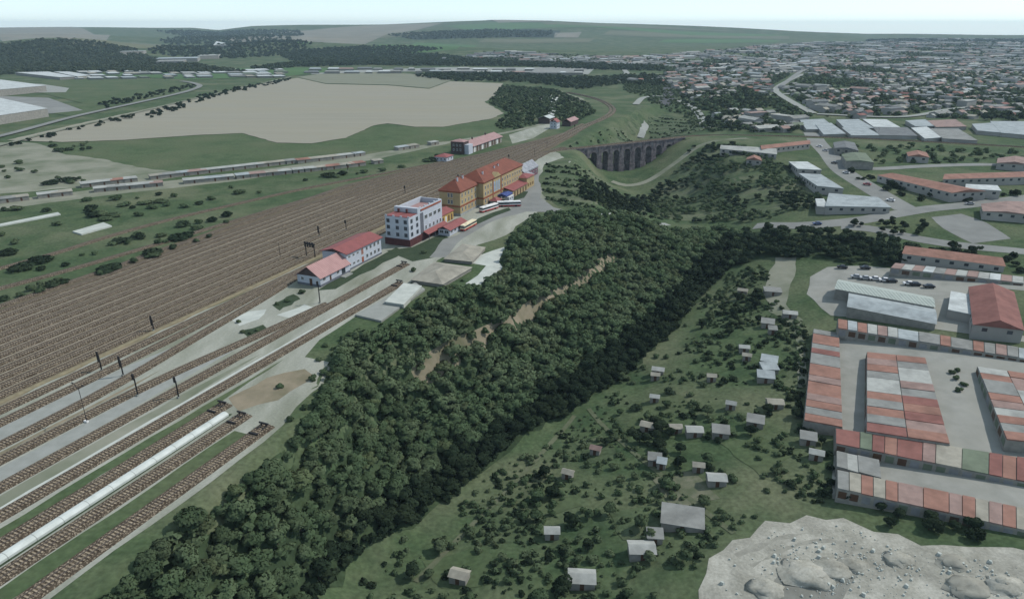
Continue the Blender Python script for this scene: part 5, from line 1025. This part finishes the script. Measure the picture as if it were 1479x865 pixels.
o = np_mesh('loose_stones', np.array(sv), np.array(sf), [PALE]); tag(o, 'loose stones and rubble strewn over the pale dirt lot', 'stones', kind='stuff')

# ------------------------------------------------------------------ trees
def crown(nleaf, size, lobes, rx, rz, z0, seed, conical=0.0):
    """leaf quads on several overlapping lobes; returns verts, faces, normals"""
    r_ = np.random.default_rng(seed); cs = []
    for k in range(lobes):
        a = r_.uniform(0, 2 * math.pi); d = rx * 0.62 * math.sqrt(r_.random()); zc = z0 + rz * r_.uniform(0.35, 1.55) * (1.0 if d < rx * 0.3 else 0.82)
        lr = rx * r_.uniform(0.34, 0.58) * (1 - conical * (zc - z0) / (2 * rz)); d *= (1 - conical * (zc - z0) / (2 * rz)); cs.append((d * math.cos(a), d * math.sin(a), zc, lr, lr * 0.85))
    cs = np.array(cs); k = r_.choice(lobes, nleaf, p=cs[:, 3] ** 2 / np.sum(cs[:, 3] ** 2)); c = cs[k]
    u = r_.normal(size=(nleaf, 3)); u[:, 2] = np.abs(u[:, 2]) * 0.9 - 0.25 * (r_.random(nleaf) < 0.5); u /= np.linalg.norm(u, axis=1)[:, None]
    rad = r_.uniform(0.78, 1.08, nleaf)[:, None]; p = c[:, :3] + u * rad * np.c_[c[:, 3], c[:, 3], c[:, 4]]
    nv = u + r_.normal(size=(nleaf, 3)) * 0.45; nv /= np.linalg.norm(nv, axis=1)[:, None]
    t = np.cross(nv, r_.normal(size=(nleaf, 3))); t /= np.linalg.norm(t, axis=1)[:, None]; b = np.cross(nv, t); s = size * r_.uniform(0.6, 1.25, nleaf)[:, None]
    V = np.stack([p + (t * a + b * q) * s for a, q in ((-1, -0.7), (1, -0.7), (0.75, 0.8), (-0.75, 0.8))], 1).reshape(-1, 3)
    N_ = u * 0.75 + (p - np.array([0, 0, z0 + rz * 0.7])) / rx * 0.5 + nv * 0.28 + np.array([0, 0, 0.55]); N_ /= np.linalg.norm(N_, axis=1)[:, None]
    return V, np.arange(nleaf * 4).reshape(-1, 4), np.repeat(N_, 4, 0)
def tree_proto(name, leafm, h, rx, rz, z0, nleaf, size, lobes, seed, conical=0.0):
    o = empty(name, (0, 0, 0)); m = MB(); m.cyl((0, 0), 0.20 * h / 9, -1.0, z0 + rz, BARK, 7, 0.08)
    r_ = random.Random(seed)
    for k in range(4):
        a = r_.uniform(0, 6.28); m.bar((0, 0, z0 * r_.uniform(0.6, 1.0)), (rx * 0.6 * math.cos(a), rx * 0.6 * math.sin(a), z0 + rz * r_.uniform(0.7, 1.2)), 0.06, BARK)
    m.build('trunk', o); V, F_, N_ = crown(nleaf, size, lobes, rx, rz, z0, seed, conical); np_mesh('crown', V, F_, [leafm], o, normals=N_); return o
broad = [tree_proto('broadleaf_tree', LEAF, 9, 3.9, 3.0, 2.6, 1500, 0.42, 13, 100 + k) for k in range(4)]
paleb = [tree_proto('broadleaf_tree', LEAFP, 8, 3.4, 3.2, 2.0, 1300, 0.40, 9, 150 + k) for k in range(2)]
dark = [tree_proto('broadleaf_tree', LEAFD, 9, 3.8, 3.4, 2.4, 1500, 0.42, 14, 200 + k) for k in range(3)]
shrub = [tree_proto('shrub', LEAF, 3, 1.6, 1.1, 0.3, 420, 0.26, 7, 300 + k) for k in range(3)]
dshrub = [tree_proto('shrub', LEAFD if k else LEAFF, 3, 2.2, 1.0, 0.2, 420, 0.30, 9, 320 + k) for k in range(2)]
used = set()
def place(protos_, x, y, sc, label, cat, group, sz=None):
    p = random.choice(protos_)
    o = copy_tree(p) if p.name in used else p
    used.add(p.name); o.location = (x, y, float(gz(x, y)) - 0.15); o.rotation_euler = (0, 0, random.uniform(0, 6.28)); o.scale = (sc * random.uniform(0.9, 1.1), sc * random.uniform(0.9, 1.1), (sz or sc) * random.uniform(0.7, 0.95)); return tag(o, label, cat, group)
def inside(P, x, y):
    x = np.asarray(x); y = np.asarray(y); r_ = np.zeros(x.shape, bool); n = len(P)
    for i in range(n):
        x1, y1 = P[i]; x2, y2 = P[(i + 1) % n]
        if y1 == y2: continue
        r_ ^= ((y1 > y) != (y2 > y)) & (x < (x2 - x1) * (y - y1) / (y2 - y1) + x1)
    return r_
def scatter(poly, spacing, jit=0.45, excl=(), seed=1, world=False):
    P = [tuple(p) for p in (poly if world else GL(px(poly)))]; xs = [p[0] for p in P]; ysx = [p[1] for p in P]; r_ = np.random.default_rng(seed)
    gx, gy = np.meshgrid(np.arange(min(xs), max(xs), spacing), np.arange(min(ysx), max(ysx), spacing * 0.87)); gx = gx + (np.arange(gx.shape[0]) % 2)[:, None] * spacing / 2
    gx = gx + r_.uniform(-jit, jit, gx.shape) * spacing; gy = gy + r_.uniform(-jit, jit, gy.shape) * spacing; gx, gy = gx.ravel(), gy.ravel(); k = inside(P, gx, gy)
    for e in excl: k &= ~inside([tuple(p) for p in GL(px(e))], gx, gy)
    return np.c_[gx[k], gy[k]]
def topix(x, y, z):
    d = np.array([x, y, z - CAM_H]); fz = d[1] * math.cos(PITCH) - d[2] * math.sin(PITCH); up = d[1] * math.sin(PITCH) + d[2] * math.cos(PITCH)
    return 739.5 + FP * d[0] / fz, 432.5 - FP * up / fz
def mass(name, pts, scs, leafm, label, cat, templates, dz=-0.2):
    """many trees as one object"""
    Vs, Ns, Fs, b = [], [], [], 0; r_ = np.random.default_rng(len(pts))
    zs = gz(pts[:, 0], pts[:, 1]); tid = r_.integers(0, len(templates), len(pts)); ang = r_.uniform(0, 6.28, len(pts))
    for i, (x, y) in enumerate(pts):
        V, F_, N_ = templates[tid[i]]; c, s = math.cos(ang[i]), math.sin(ang[i]); M = np.array([[c, s, 0], [-s, c, 0], [0, 0, 1]]); k = scs[i]
        Vs.append((V @ M) * np.array([k, k, k * r_.uniform(0.65, 0.95)]) + np.array([x, y, zs[i] + dz])); Ns.append(N_ @ M); Fs.append(F_ + b); b += len(V)
    o = np_mesh(name, np.vstack(Vs), np.vstack(Fs), [leafm], normals=np.vstack(Ns)); o['kind'] = 'stuff'; return tag(o, label, cat)

# the valley wood: slope canopy, and the valley-floor band with shade put into leaf colour
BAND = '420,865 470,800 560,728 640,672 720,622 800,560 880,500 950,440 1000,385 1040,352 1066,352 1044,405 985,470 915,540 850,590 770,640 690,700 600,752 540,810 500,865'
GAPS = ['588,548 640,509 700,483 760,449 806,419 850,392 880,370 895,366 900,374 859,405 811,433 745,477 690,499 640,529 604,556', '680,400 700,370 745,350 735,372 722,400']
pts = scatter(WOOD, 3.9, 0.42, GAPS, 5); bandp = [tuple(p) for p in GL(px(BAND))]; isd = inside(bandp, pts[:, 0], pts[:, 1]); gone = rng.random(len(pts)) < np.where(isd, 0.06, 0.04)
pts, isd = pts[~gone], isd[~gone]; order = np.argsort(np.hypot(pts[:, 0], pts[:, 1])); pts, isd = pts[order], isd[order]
vis = np.array([(-60 < topix(p[0], p[1], float(gz(*p)) + 5)[0] < 1540 and topix(p[0], p[1], float(gz(*p)) + 5)[1] < 900) for p in pts]); pts, isd = pts[vis], isd[vis]
nb = 0
rest = []; cnt = [0, 0]
for p, d in zip(pts, isd):
    if cnt[int(d)] < (140 if not d else 110):
        cnt[int(d)] += 1
        if d: place(dark, p[0], p[1], random.uniform(0.5, 0.85), 'tree in the valley floor band, shade put into its dark leaf colour', 'tree', 'trees of the valley floor coloured for shade')
        else: place(broad if random.random() < 0.85 else paleb, p[0], p[1], random.uniform(0.5, 0.9), 'mid green leafy tree of the dense wood covering the slope below the tracks', 'tree', 'trees of the slope wood')
    else: rest.append((p[0], p[1], d))
rest = np.array(rest)
TL = [crown(400, 0.66, 12, 3.9, 3.0, 2.6, 400 + k) for k in range(6)]; TS = [crown(110, 0.62, 7, 2.2, 1.4, 0.4, 450 + k) for k in range(5)]; TF = [crown(70, 1.5, 7, 4.6, 3.2, 2.2, 480 + k) for k in range(6)]
a = rest[rest[:, 2] == 0]; kp = rng.random(len(a)) < 0.16
mass('woodland', a[~kp, :2], rng.uniform(0.42, 0.9, (~kp).sum()), LEAF, 'green leafy wood covering the slope below the station', 'wood', TL); mass('woodland', a[kp, :2], rng.uniform(0.4, 0.8, kp.sum()), LEAFP, 'paler trees sprinkled through the slope wood', 'wood', TL)
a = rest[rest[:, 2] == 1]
if len(a): mass('woodland', a[:, :2], rng.uniform(0.5, 0.85, len(a)), LEAFD, 'band of wood along the far valley floor, shade put into its leaf colour', 'wood', TL)
q = scatter(WOOD, 3.1, 0.45, GAPS, 77); dd_ = inside(bandp, q[:, 0], q[:, 1])
mass('understory', q[~dd_], rng.uniform(0.6, 1.25, (~dd_).sum()), LEAF, 'low green understory filling the slope wood', 'wood', TS); mass('understory', q[dd_], rng.uniform(0.6, 1.2, dd_.sum()), LEAFD, 'understory of the valley floor, shade put into its leaf colour', 'wood', TS)
# hill and slope woods round the viaduct
EXV = ['960,262 1010,222 1050,200 1010,208 975,238 935,266 900,264 900,272 940,270']
q = scatter('985,235 1000,212 1060,210 1110,224 1150,252 1180,274 1196,300 1140,308 1100,320 1010,322 945,314 930,296 950,268', 5.0, 0.4, EXV, 8); q = q[(np.sin(q[:, 0] / 9.0 + q[:, 1] / 14.0) * np.sin(q[:, 1] / 11.0 - q[:, 0] / 25.0) + rng.uniform(-0.5, 0.5, len(q))) > -0.28]; k = (np.sin(q[:, 0] / 17.0 + 1) * np.sin(q[:, 1] / 23.0 + q[:, 0] / 40.0) + rng.uniform(-0.3, 0.3, len(q))) > 0.22
mass('woodland', q[k], rng.uniform(0.35, 0.62, k.sum()), LEAFD, 'dark wood on the hill right of the viaduct', 'wood', TL); mass('woodland', q[~k], rng.uniform(0.32, 0.6, (~k).sum()), LEAF, 'green wood on the hill right of the viaduct', 'wood', TL)
q = scatter('1050,336 1110,334 1210,338 1290,350 1330,372 1298,388 1240,382 1160,374 1110,374 1060,388', 6.0, 0.4, (), 9); mass('woodland', q, rng.uniform(0.55, 0.95, len(q)), LEAFD, 'dark wood strip below the road in the valley', 'wood', TL)
def streaky(poly, sp, seed, ang, la, thr=0.25, lo=0.25, hi=0.75):
    q = scatter(poly, sp, 0.48, (), seed); c, s_ = math.cos(ang), math.sin(ang); a, b = q[:, 0] * c + q[:, 1] * s_, -q[:, 0] * s_ + q[:, 1] * c
    f = np.sin(b / 3.1 + 0.8 * np.sin(a / 13.0)) * (0.6 + 0.4 * np.sin(a / 21.0 + b / 9.0)) + rng.uniform(-0.5, 0.5, len(q)); q = q[f > thr]
    for h_, lm in ((0, LEAF), (1, LEAFD)):
        qq = q[(np.arange(len(q)) % 5 < 2) == bool(h_)]; mass('scrub', qq, rng.uniform(lo, hi, len(qq)), lm, la, 'scrub', TS)
streaky('790,236 830,238 850,247 880,270 900,286 940,304 960,320 900,316 850,304 800,298 782,284', 2.6, 12, R(-30), 'low scrub growing in streaks down the mound beside the station')
streaky('820,214 860,194 890,184 910,196 915,206 880,206', 3.2, 13, R(-50), 'low scrub on the cutting side beyond the viaduct', 0.45)
streaky('935,170 960,168 1000,176 1020,192 980,196 940,200', 3.2, 14, R(-50), 'scrub on the slope beyond the viaduct', 0.3)
# shrubs and small trees left of the yard: individuals
rd = random.Random(3)
for poly, n in (('0,395 150,352 330,312 330,330 150,372 0,412', 26), ('0,422 100,402 250,358 330,332 300,345 120,412 0,442', 22), ('0,300 150,288 300,275 420,262 420,270 300,295 150,330 0,372', 34), ('430,262 560,238 640,222 640,232 560,246 440,270', 14), ('0,238 40,232 60,256 0,262', 8), ('60,206 125,204 130,216 90,222', 12), ('70,256 130,254 130,264 70,268', 8)):
    P = [tuple(p) for p in GL(px(poly))]; k = 0
    while k < n:
        t = [rd.random() for _ in P]; x = rd.uniform(min(p[0] for p in P), max(p[0] for p in P)); y = rd.uniform(min(p[1] for p in P), max(p[1] for p in P))
        if inside(P, np.array([x]), np.array([y]))[0]:
            big = rd.random() < 0.4
            place(dshrub if rd.random() < 0.4 else shrub, x, y, rd.uniform(1.3, 2.6) if big else rd.uniform(0.8, 1.4), 'dark bushy shrub in the rough grass left of the yard', 'shrub', 'shrubs in the grass left of the yard', 1.3 if big else None); k += 1
for u, v in px('470,500 482,505 495,492 462,520 468,540 452,548 440,590 420,606 404,560 505,485 352,480 362,482 372,478 400,440 415,436 345,466 437,424 596,392 612,366 655,415 668,406'):
    x, y = G(u, v); place(shrub, x, y, rd.uniform(0.55, 0.95), 'green weed bush on the pale ground between sidings and station houses', 'bush', 'weed bushes by the station')
# allotment trees and bushes: individuals
rd = random.Random(4)
for poly, n, kind in (('860,560 960,520 1060,480 1150,470 1160,600 1180,700 1060,760 900,700 760,740 740,660', 62, 0), ('520,850 640,780 760,730 900,740 1010,780 1010,865 520,865', 34, 0), ('1060,400 1100,390 1110,440 1150,460 1130,475 1060,470 1000,480', 26, 1), ('905,625 950,612 1000,640 985,665 920,655', 12, 2), ('1190,700 1230,725 1330,750 1479,775 1479,790 1400,778 1300,765 1230,745', 14, 2)):
    P = [tuple(p) for p in GL(px(poly))]; k = 0
    while k < n:
        x = rd.uniform(min(p[0] for p in P), max(p[0] for p in P)); y = rd.uniform(min(p[1] for p in P), max(p[1] for p in P))
        if not inside(P, np.array([x]), np.array([y]))[0]: continue
        k += 1
        if kind == 0 and rd.random() < 0.62: place(rd.choice([shrub, shrub, dshrub]), x, y, rd.uniform(0.5, 1.1), 'low garden bush among the allotment huts', 'bush', 'bushes of the allotment gardens')
        elif kind == 2: place(dark, x, y, rd.uniform(0.35, 0.55), 'dark compact tree of the hedges round the allotments', 'tree', 'hedge trees by the allotments')
        else: place(broad if rd.random() < 0.6 else dark, x, y, rd.uniform(0.34, 0.62), 'small leafy garden tree among the allotment huts', 'tree', 'trees of the allotment gardens')
for u, v in px('1163,492 1160,508 1162,524 1158,540 1157,556 1155,572 1153,588 1154,604 1160,626 1172,630 1186,640 1196,660 1198,680 1199,700 1195,716'):
    x, y = G(u, v); place(dark, x, y, 0.34, 'dark hedge tree in the row along the long garage row', 'tree', 'hedge trees beside the long garage row')
q = scatter('1222,328 1262,318 1305,312 1335,322 1345,340 1300,344 1262,334', 7, 0.45, (), 30)
for x, y in q[:18]: place(dark, x, y, random.uniform(0.4, 0.6), 'small dark tree on the grass wedge between the two roads', 'tree', 'trees on the road wedge')
for u, v in px('1376,540 1384,536 1380,548 1392,556 1385,565'):
    x, y = G(u, v); place(shrub, x, y, 0.8, 'straggly bush in the paved garage yard', 'bush', 'bushes in the garage yard')
for u, v in px('1088,440 1096,436 1092,430'):
    x, y = G(u, v); place(dark, x, y, 0.62, 'dark rounded tree at the top of the allotments', 'tree', 'dark trees at the top of the allotments')
# sundry greenery beyond, as masses
def far_mass(name, polys, spacing, leafm, label, T, lo, hi, seed, cat='wood', keep=1.0, excl=()):
    q = np.vstack([scatter(p, spacing, 0.48, excl, seed + i) for i, p in enumerate(polys)]); q = q[np.random.default_rng(seed).random(len(q)) < keep]
    return mass(name, q, rng.uniform(lo, hi, len(q)), leafm, label, cat, T)
far_mass('scrub', ['842,252 872,266 892,280 930,284 965,300 930,310 890,304 850,296 836,276'], 4.5, LEAFD, 'dark scrub filling the gully below the viaduct', TS, 0.6, 1.3, 57, 'scrub', 0.7)
far_mass('scrub', ['727,124 800,130 850,150 862,162 830,178 790,176 735,190 712,182 735,164 705,148'], 5, LEAF, 'scrub and small trees beside the curving main line', TS, 0.5, 1.3, 50, 'scrub', 0.6)
far_mass('scrub', ['727,124 800,130 850,150 862,162 830,178 790,176 735,190 712,182 735,164 705,148'], 9, LEAFD, 'darker bushes beside the curving main line', TS, 0.6, 1.5, 51, 'scrub', 0.4)
far_mass('scrub', ['905,112 950,112 985,128 1005,152 1025,172 1060,190 1025,192 985,165 940,150 930,140 900,132'], 6, LEAF, 'scrub filling the valley beyond the viaduct', TS, 0.5, 1.4, 54, 'scrub', 0.6)
far_mass('scrub', ['1210,212 1300,210 1479,222 1479,236 1340,236 1262,240 1215,236'], 9, LEAF, 'scrub on the green slope below the embankment line', TS, 0.6, 1.5, 52, 'scrub', 0.5)
far_mass('scrub', ['1215,247 1262,256 1300,274 1360,290 1330,296 1262,268 1222,256', '1280,262 1380,285 1400,290 1479,278 1479,284 1380,296 1290,280', '1330,350 1479,372 1479,395 1330,384'], 7, LEAFD, 'bushes along the roads and house rows', TS, 0.7, 1.6, 53, 'scrub', 0.55)
far_mass('wood', ['1020,168 1060,160 1110,172 1160,176 1150,192 1060,194 1020,190', '985,128 1080,130 1120,150 1090,162 1010,160 985,150'], 10, LEAFF, 'orchards and trees beyond the viaduct', TF, 0.5, 0.9, 55, 'wood', 0.55)
far_mass('scrub', ['210,166 290,138 420,113 420,117 300,144 220,172', '10,208 110,186 200,165 200,170 110,190 20,212', '140,150 200,138 280,122 280,128 200,146 150,158'], 9, LEAFD, 'hedge along the road beside the bare field', TS, 0.8, 1.6, 58, 'hedge', 0.55)
# far woods on the hills and the belts below them
TT = [crown(30, 2.0, 5, 4.2, 3.0, 1.2, 520 + j) for j in range(5)]
far_mass('wood', ['-60,96 -60,72 0,66 60,59 120,60 190,70 260,92 330,102 360,106 250,106 130,104 60,106 -60,112'], 13, LEAFT, 'dark wood covering the left hill', TT, 0.9, 1.6, 60)
far_mass('wood', ['360,100 420,92 500,84 560,76 640,80 720,90 800,92 900,95 960,98 960,103 880,102 760,97 640,96 520,95 430,97 400,102', '400,76 450,72 520,68 600,68 640,72 560,80 470,90 420,88'], 13, LEAFF, 'dark wooded ridge beyond the bare field', TT, 0.9, 1.5, 62)
far_mass('wood', ['590,110 650,106 740,108 850,113 930,109 980,112 960,126 900,122 840,130 760,120 700,118 655,118'], 10, LEAFF, 'tree belt between the bare field and the works', TT, 0.7, 1.2, 63, 'wood', 0.7)
far_mass('wood', ['210,74 300,66 380,62 450,64 440,76 330,86 270,84 230,80'], 19, LEAFF, 'far wooded valley side', TT, 1.0, 1.8, 64, 'wood', 0.7)
far_mass('wood', ['225,46 330,46 430,45 440,52 330,56 270,54', '230,60 300,56 420,56 420,62 300,64 250,66', '560,52 700,44 800,46 790,54 700,56 600,58'], 30, LEAFF, 'far woods near the skyline', TT, 1.4, 2.4, 65, 'wood', 0.8)
far_mass('wood', ['1380,165 1479,158 1479,178 1420,176', '980,96 1070,92 1100,100 1000,108', '1250,58 1479,57 1479,62 1260,63', '1180,150 1300,142 1479,140 1479,148 1310,152'], 16, LEAFF, 'tree groups in the town', TT, 0.9, 1.5, 66, 'wood', 0.7)

# ------------------------------------------------------------------ the town
def house_arrays(L_, W_, h, rise):
    a, b = L_ / 2, W_ / 2
    V = np.array([(-a, -b, -2), (a, -b, -2), (a, b, -2), (-a, b, -2), (-a, -b, h), (a, -b, h), (a, b, h), (-a, b, h), (-a, 0, h + rise), (a, 0, h + rise)])
    return V
town_poly = [tuple(p) for p in GL(px('900,122 950,116 975,128 1000,150 1035,172 1080,190 1150,192 1158,170 1240,172 1330,170 1400,172 1500,170 1500,57 1400,57 1262,60 1200,62 1120,66 1000,78 900,84 830,80 700,76 640,88 800,92 960,98 960,112'))]
roadlines = [smooth_line(GL(px(r_)), 10) for r_ in ('1174,165 1150,152 1124,136 1122,128 1140,117 1160,108', '1124,128 1165,101 1200,103 1160,104 1060,90 1000,82', '1479,150 1380,158 1300,170 1180,166', '1020,140 1120,138 1250,128 1479,126')]
rt = random.Random(21); houses = []
ang0 = R(14)
xs = [p[0] for p in town_poly]; yy = [p[1] for p in town_poly]
for k in range(16000):
    # denser near the camera-side of the town
    y = min(yy) * ((max(yy) / min(yy)) ** rt.random()); x = rt.uniform(max(min(xs), -y * 0.3), min(max(xs), y * 0.9))
    houses.append((x, y))
H = np.array(houses); H = H[inside(town_poly, H[:, 0], H[:, 1])]
keep = []; grid = {}
for x, y in H:
    sp = 17 + y * 0.0052; q = (int(x // sp), int(y // (sp * 0.8)), int(sp // 4))
    if q in grid: continue
    blk = math.sin(x / 90.0 + 2) * math.sin(y / 120.0) + 0.4 * math.sin(x / 33.0)
    if blk < -0.45: continue
    if any(np.min(np.hypot(l[:, 0] - x, l[:, 1] - y)) < 14 for l in roadlines): continue
    grid[q] = 1; keep.append((x, y))
H = np.array(keep); H = H[np.argsort(np.hypot(H[:, 0], H[:, 1]))]
PAL = ['pale', 'grey', 'terracotta', 'rose', 'bluegrey', 'grey', 'brick', 'slate', 'beige', 'rose', 'grey', 'green', 'beige']
mesh_cache = {}
def town_house(x, y, i):
    far_ = y > 1500; L_ = rt.choice([9, 10, 11, 12, 14, 26]) if y < 1600 else rt.choice([12, 14, 30, 46]); W_ = rt.choice([8, 9]) if L_ < 20 else 12; h = rt.choice([2.6, 3.2, 4.2]) if L_ < 20 else rt.choice([4, 5, 7])
    rise = rt.choice([1.4, 2.0]) if L_ < 20 else rt.choice([0.25, 2.0]); c_ = rt.choice(PAL) if L_ < 20 else rt.choice(['bluegrey', 'grey', 'pale', 'grey', 'slate', 'rose'])
    return L_, W_, h, rise, c_, ang0 + R(rt.choice([0, 0, 0, 0, 90]) + rt.uniform(-5, 5)) + 0.35 * math.sin(x / 400.0)
stuffV, stuffF, stuffM = [], [], []; sb = 0; roofnames = list(ROOFCOL)
NAMEC = dict(terracotta='terracotta', brick='brick red', rose='rose', grey='grey', pale='pale', white='white', green='green', slate='dark slate', beige='beige', bluegrey='bluish pale')
for i, (x, y) in enumerate(H):
    L_, W_, h, rise, c_, ang = town_house(x, y, i); z = float(gz(x, y))
    if i < 290:
        key = (L_, W_, h, rise, c_)
        if key not in mesh_cache:
            V = house_arrays(L_, W_, h, rise); m = MB(); m.add(V.tolist(), [(0, 1, 5, 4), (1, 2, 6, 5), (2, 3, 7, 6), (3, 0, 4, 7), (5, 6, 9), (7, 4, 8)], TOWNWALL); o1 = m.build('wall')
            m = MB(); a, b, e = L_ / 2 + 0.4, W_ / 2 + 0.5, 0.12; zl = h - 0.5 * rise / (W_ / 2)
            m.add([(-a, -b, zl + e), (a, -b, zl + e), (a, b, zl + e), (-a, b, zl + e), (-a, 0, h + rise + e), (a, 0, h + rise + e)], [(0, 1, 5, 4), (2, 3, 4, 5)], ROOFCOL[c_]); o2 = m.build('roof')
            mesh_cache[key] = (o1, o2)
        else:
            o1, o2 = (q.copy() for q in mesh_cache[key]); COL.objects.link(o1); COL.objects.link(o2)
        r_ = empty('town_house', (x, y, z), ang, f'{NAMEC[c_]} roofed {"house" if L_ < 20 else "long block"} in the nearer streets of the town beyond the railway', 'house', f'{NAMEC[c_]} roofed {"houses" if L_ < 20 else "long blocks"} of the nearer town'); o1.parent = r_; o2.parent = r_
    else:
        if y > 2200: L_ *= 1.4
        V = house_arrays(L_, W_, h, rise); c, s = math.cos(ang), math.sin(ang); V = V @ np.array([[c, s, 0], [-s, c, 0], [0, 0, 1]]) + np.array([x, y, z]); stuffV.append(V)
        k = roofnames.index(c_) + 1
        for f, mm in (((0, 1, 5, 4), 0), ((1, 2, 6, 5), 0), ((2, 3, 7, 6), 0), ((3, 0, 4, 7), 0), ((5, 6, 9, 9), 0), ((7, 4, 8, 8), 0), ((4, 5, 9, 8), k), ((6, 7, 8, 9), k)): stuffF.append([sb + t for t in f]); stuffM.append(mm)
        sb += len(V)
me = bpy.data.meshes.new('town'); me.from_pydata(np.vstack(stuffV).tolist(), [], [tuple(dict.fromkeys(f)) for f in stuffF])
for m_ in [TOWNWALL] + [ROOFCOL[k] for k in roofnames]: me.materials.append(m_)
me.polygons.foreach_set('material_index', stuffM); me.update(); o = bpy.data.objects.new('town', me); COL.objects.link(o); tag(o, 'far town houses spreading to the skyline', 'town', kind='stuff')
print('town', len(H))
# trees between the houses
r_ = np.random.default_rng(5); n = 42000; y = 700 * (7.8 ** r_.random(n)); x = r_.uniform(-0.3, 0.95, n) * y; k = inside(town_poly, x, y); x, y = x[k], y[k]
blk = np.sin(x / 70.0) * np.sin(y / 95.0) + r_.uniform(-0.8, 0.8, len(x)); k = blk > -0.35; q = np.c_[x[k], y[k]]; q = q[np.min(np.stack([np.min(np.hypot(q[:, None, 0] - l[None, ::2, 0], q[:, None, 1] - l[None, ::2, 1]), 1) for l in roadlines]), 0) > 14]
k = r_.random(len(q)) < 0.5
for kk_, lm in ((k, LEAFT), (~k, LEAF)): mass('town_trees', q[kk_], r_.uniform(0.45, 0.9, kk_.sum()) * (1 + q[kk_, 1] / 7000), lm, 'trees between the houses of the town', 'trees', TT)
print('towntrees', len(q))

for seed_, lm, la in ((70, LEAF, 'mixed green undergrowth and hedges of the allotment gardens'), (71, LEAFD, 'dark undergrowth and hedges of the allotment gardens')):
    q = scatter('1060,390 1105,385 1130,440 1165,470 1160,610 1200,720 1060,765 1010,830 1005,880 470,880 560,790 640,730 760,650 860,590 960,490 1030,420', 3.0, 0.48, (), seed_)
    f = np.sin(q[:, 0] / 6.5 + 1.7 * np.sin(q[:, 1] / 9.0)) * np.sin(q[:, 1] / 5.5 + seed_) + 0.5 * np.sin(q[:, 0] / 17.0 + seed_) + rng.uniform(-0.6, 0.6, len(q))
    q = q[f > (-0.08 if lm is LEAF else 0.68)]
    hp = np.array([G(h_[0], h_[1]) for h_ in HUTS]); q = q[np.array([np.min(np.hypot(hp[:, 0] - a_, hp[:, 1] - b_)) > 3.6 for a_, b_ in q])]
    mass('undergrowth', q, rng.uniform(0.18, 0.66, len(q)), lm, la, 'undergrowth', TS)
# ------------------------------------------------------------------ haze
HZ = 0.000055
vm = bpy.data.materials.new('haze_air'); vm.use_nodes = True; vt_ = vm.node_tree; vt_.nodes.remove(vt_.nodes['Principled BSDF'])
pv = vt_.nodes.new('ShaderNodeVolumePrincipled'); pv.inputs['Color'].default_value = (0.60, 0.80, 0.95, 1); pv.inputs['Density'].default_value = HZ; pv.inputs['Anisotropy'].default_value = 0.0
vt_.links.new(pv.outputs[0], vt_.nodes['Material Output'].inputs['Volume'])
m = MB(); m.box(-15500, 15500, -400, 13900, -420, 172, vm); o = m.build('haze'); o['kind'] = 'stuff'; o['label'] = 'thin blue air over the whole landscape'

# chimneys belong to the roofs
for o in [q for q in bpy.data.objects if q.name.split('.')[0] == 'chimney' and q.parent]:
    rf = [c for c in o.parent.children if c.name.split('.')[0] == 'roof']
    if rf: o.parent = rf[0]
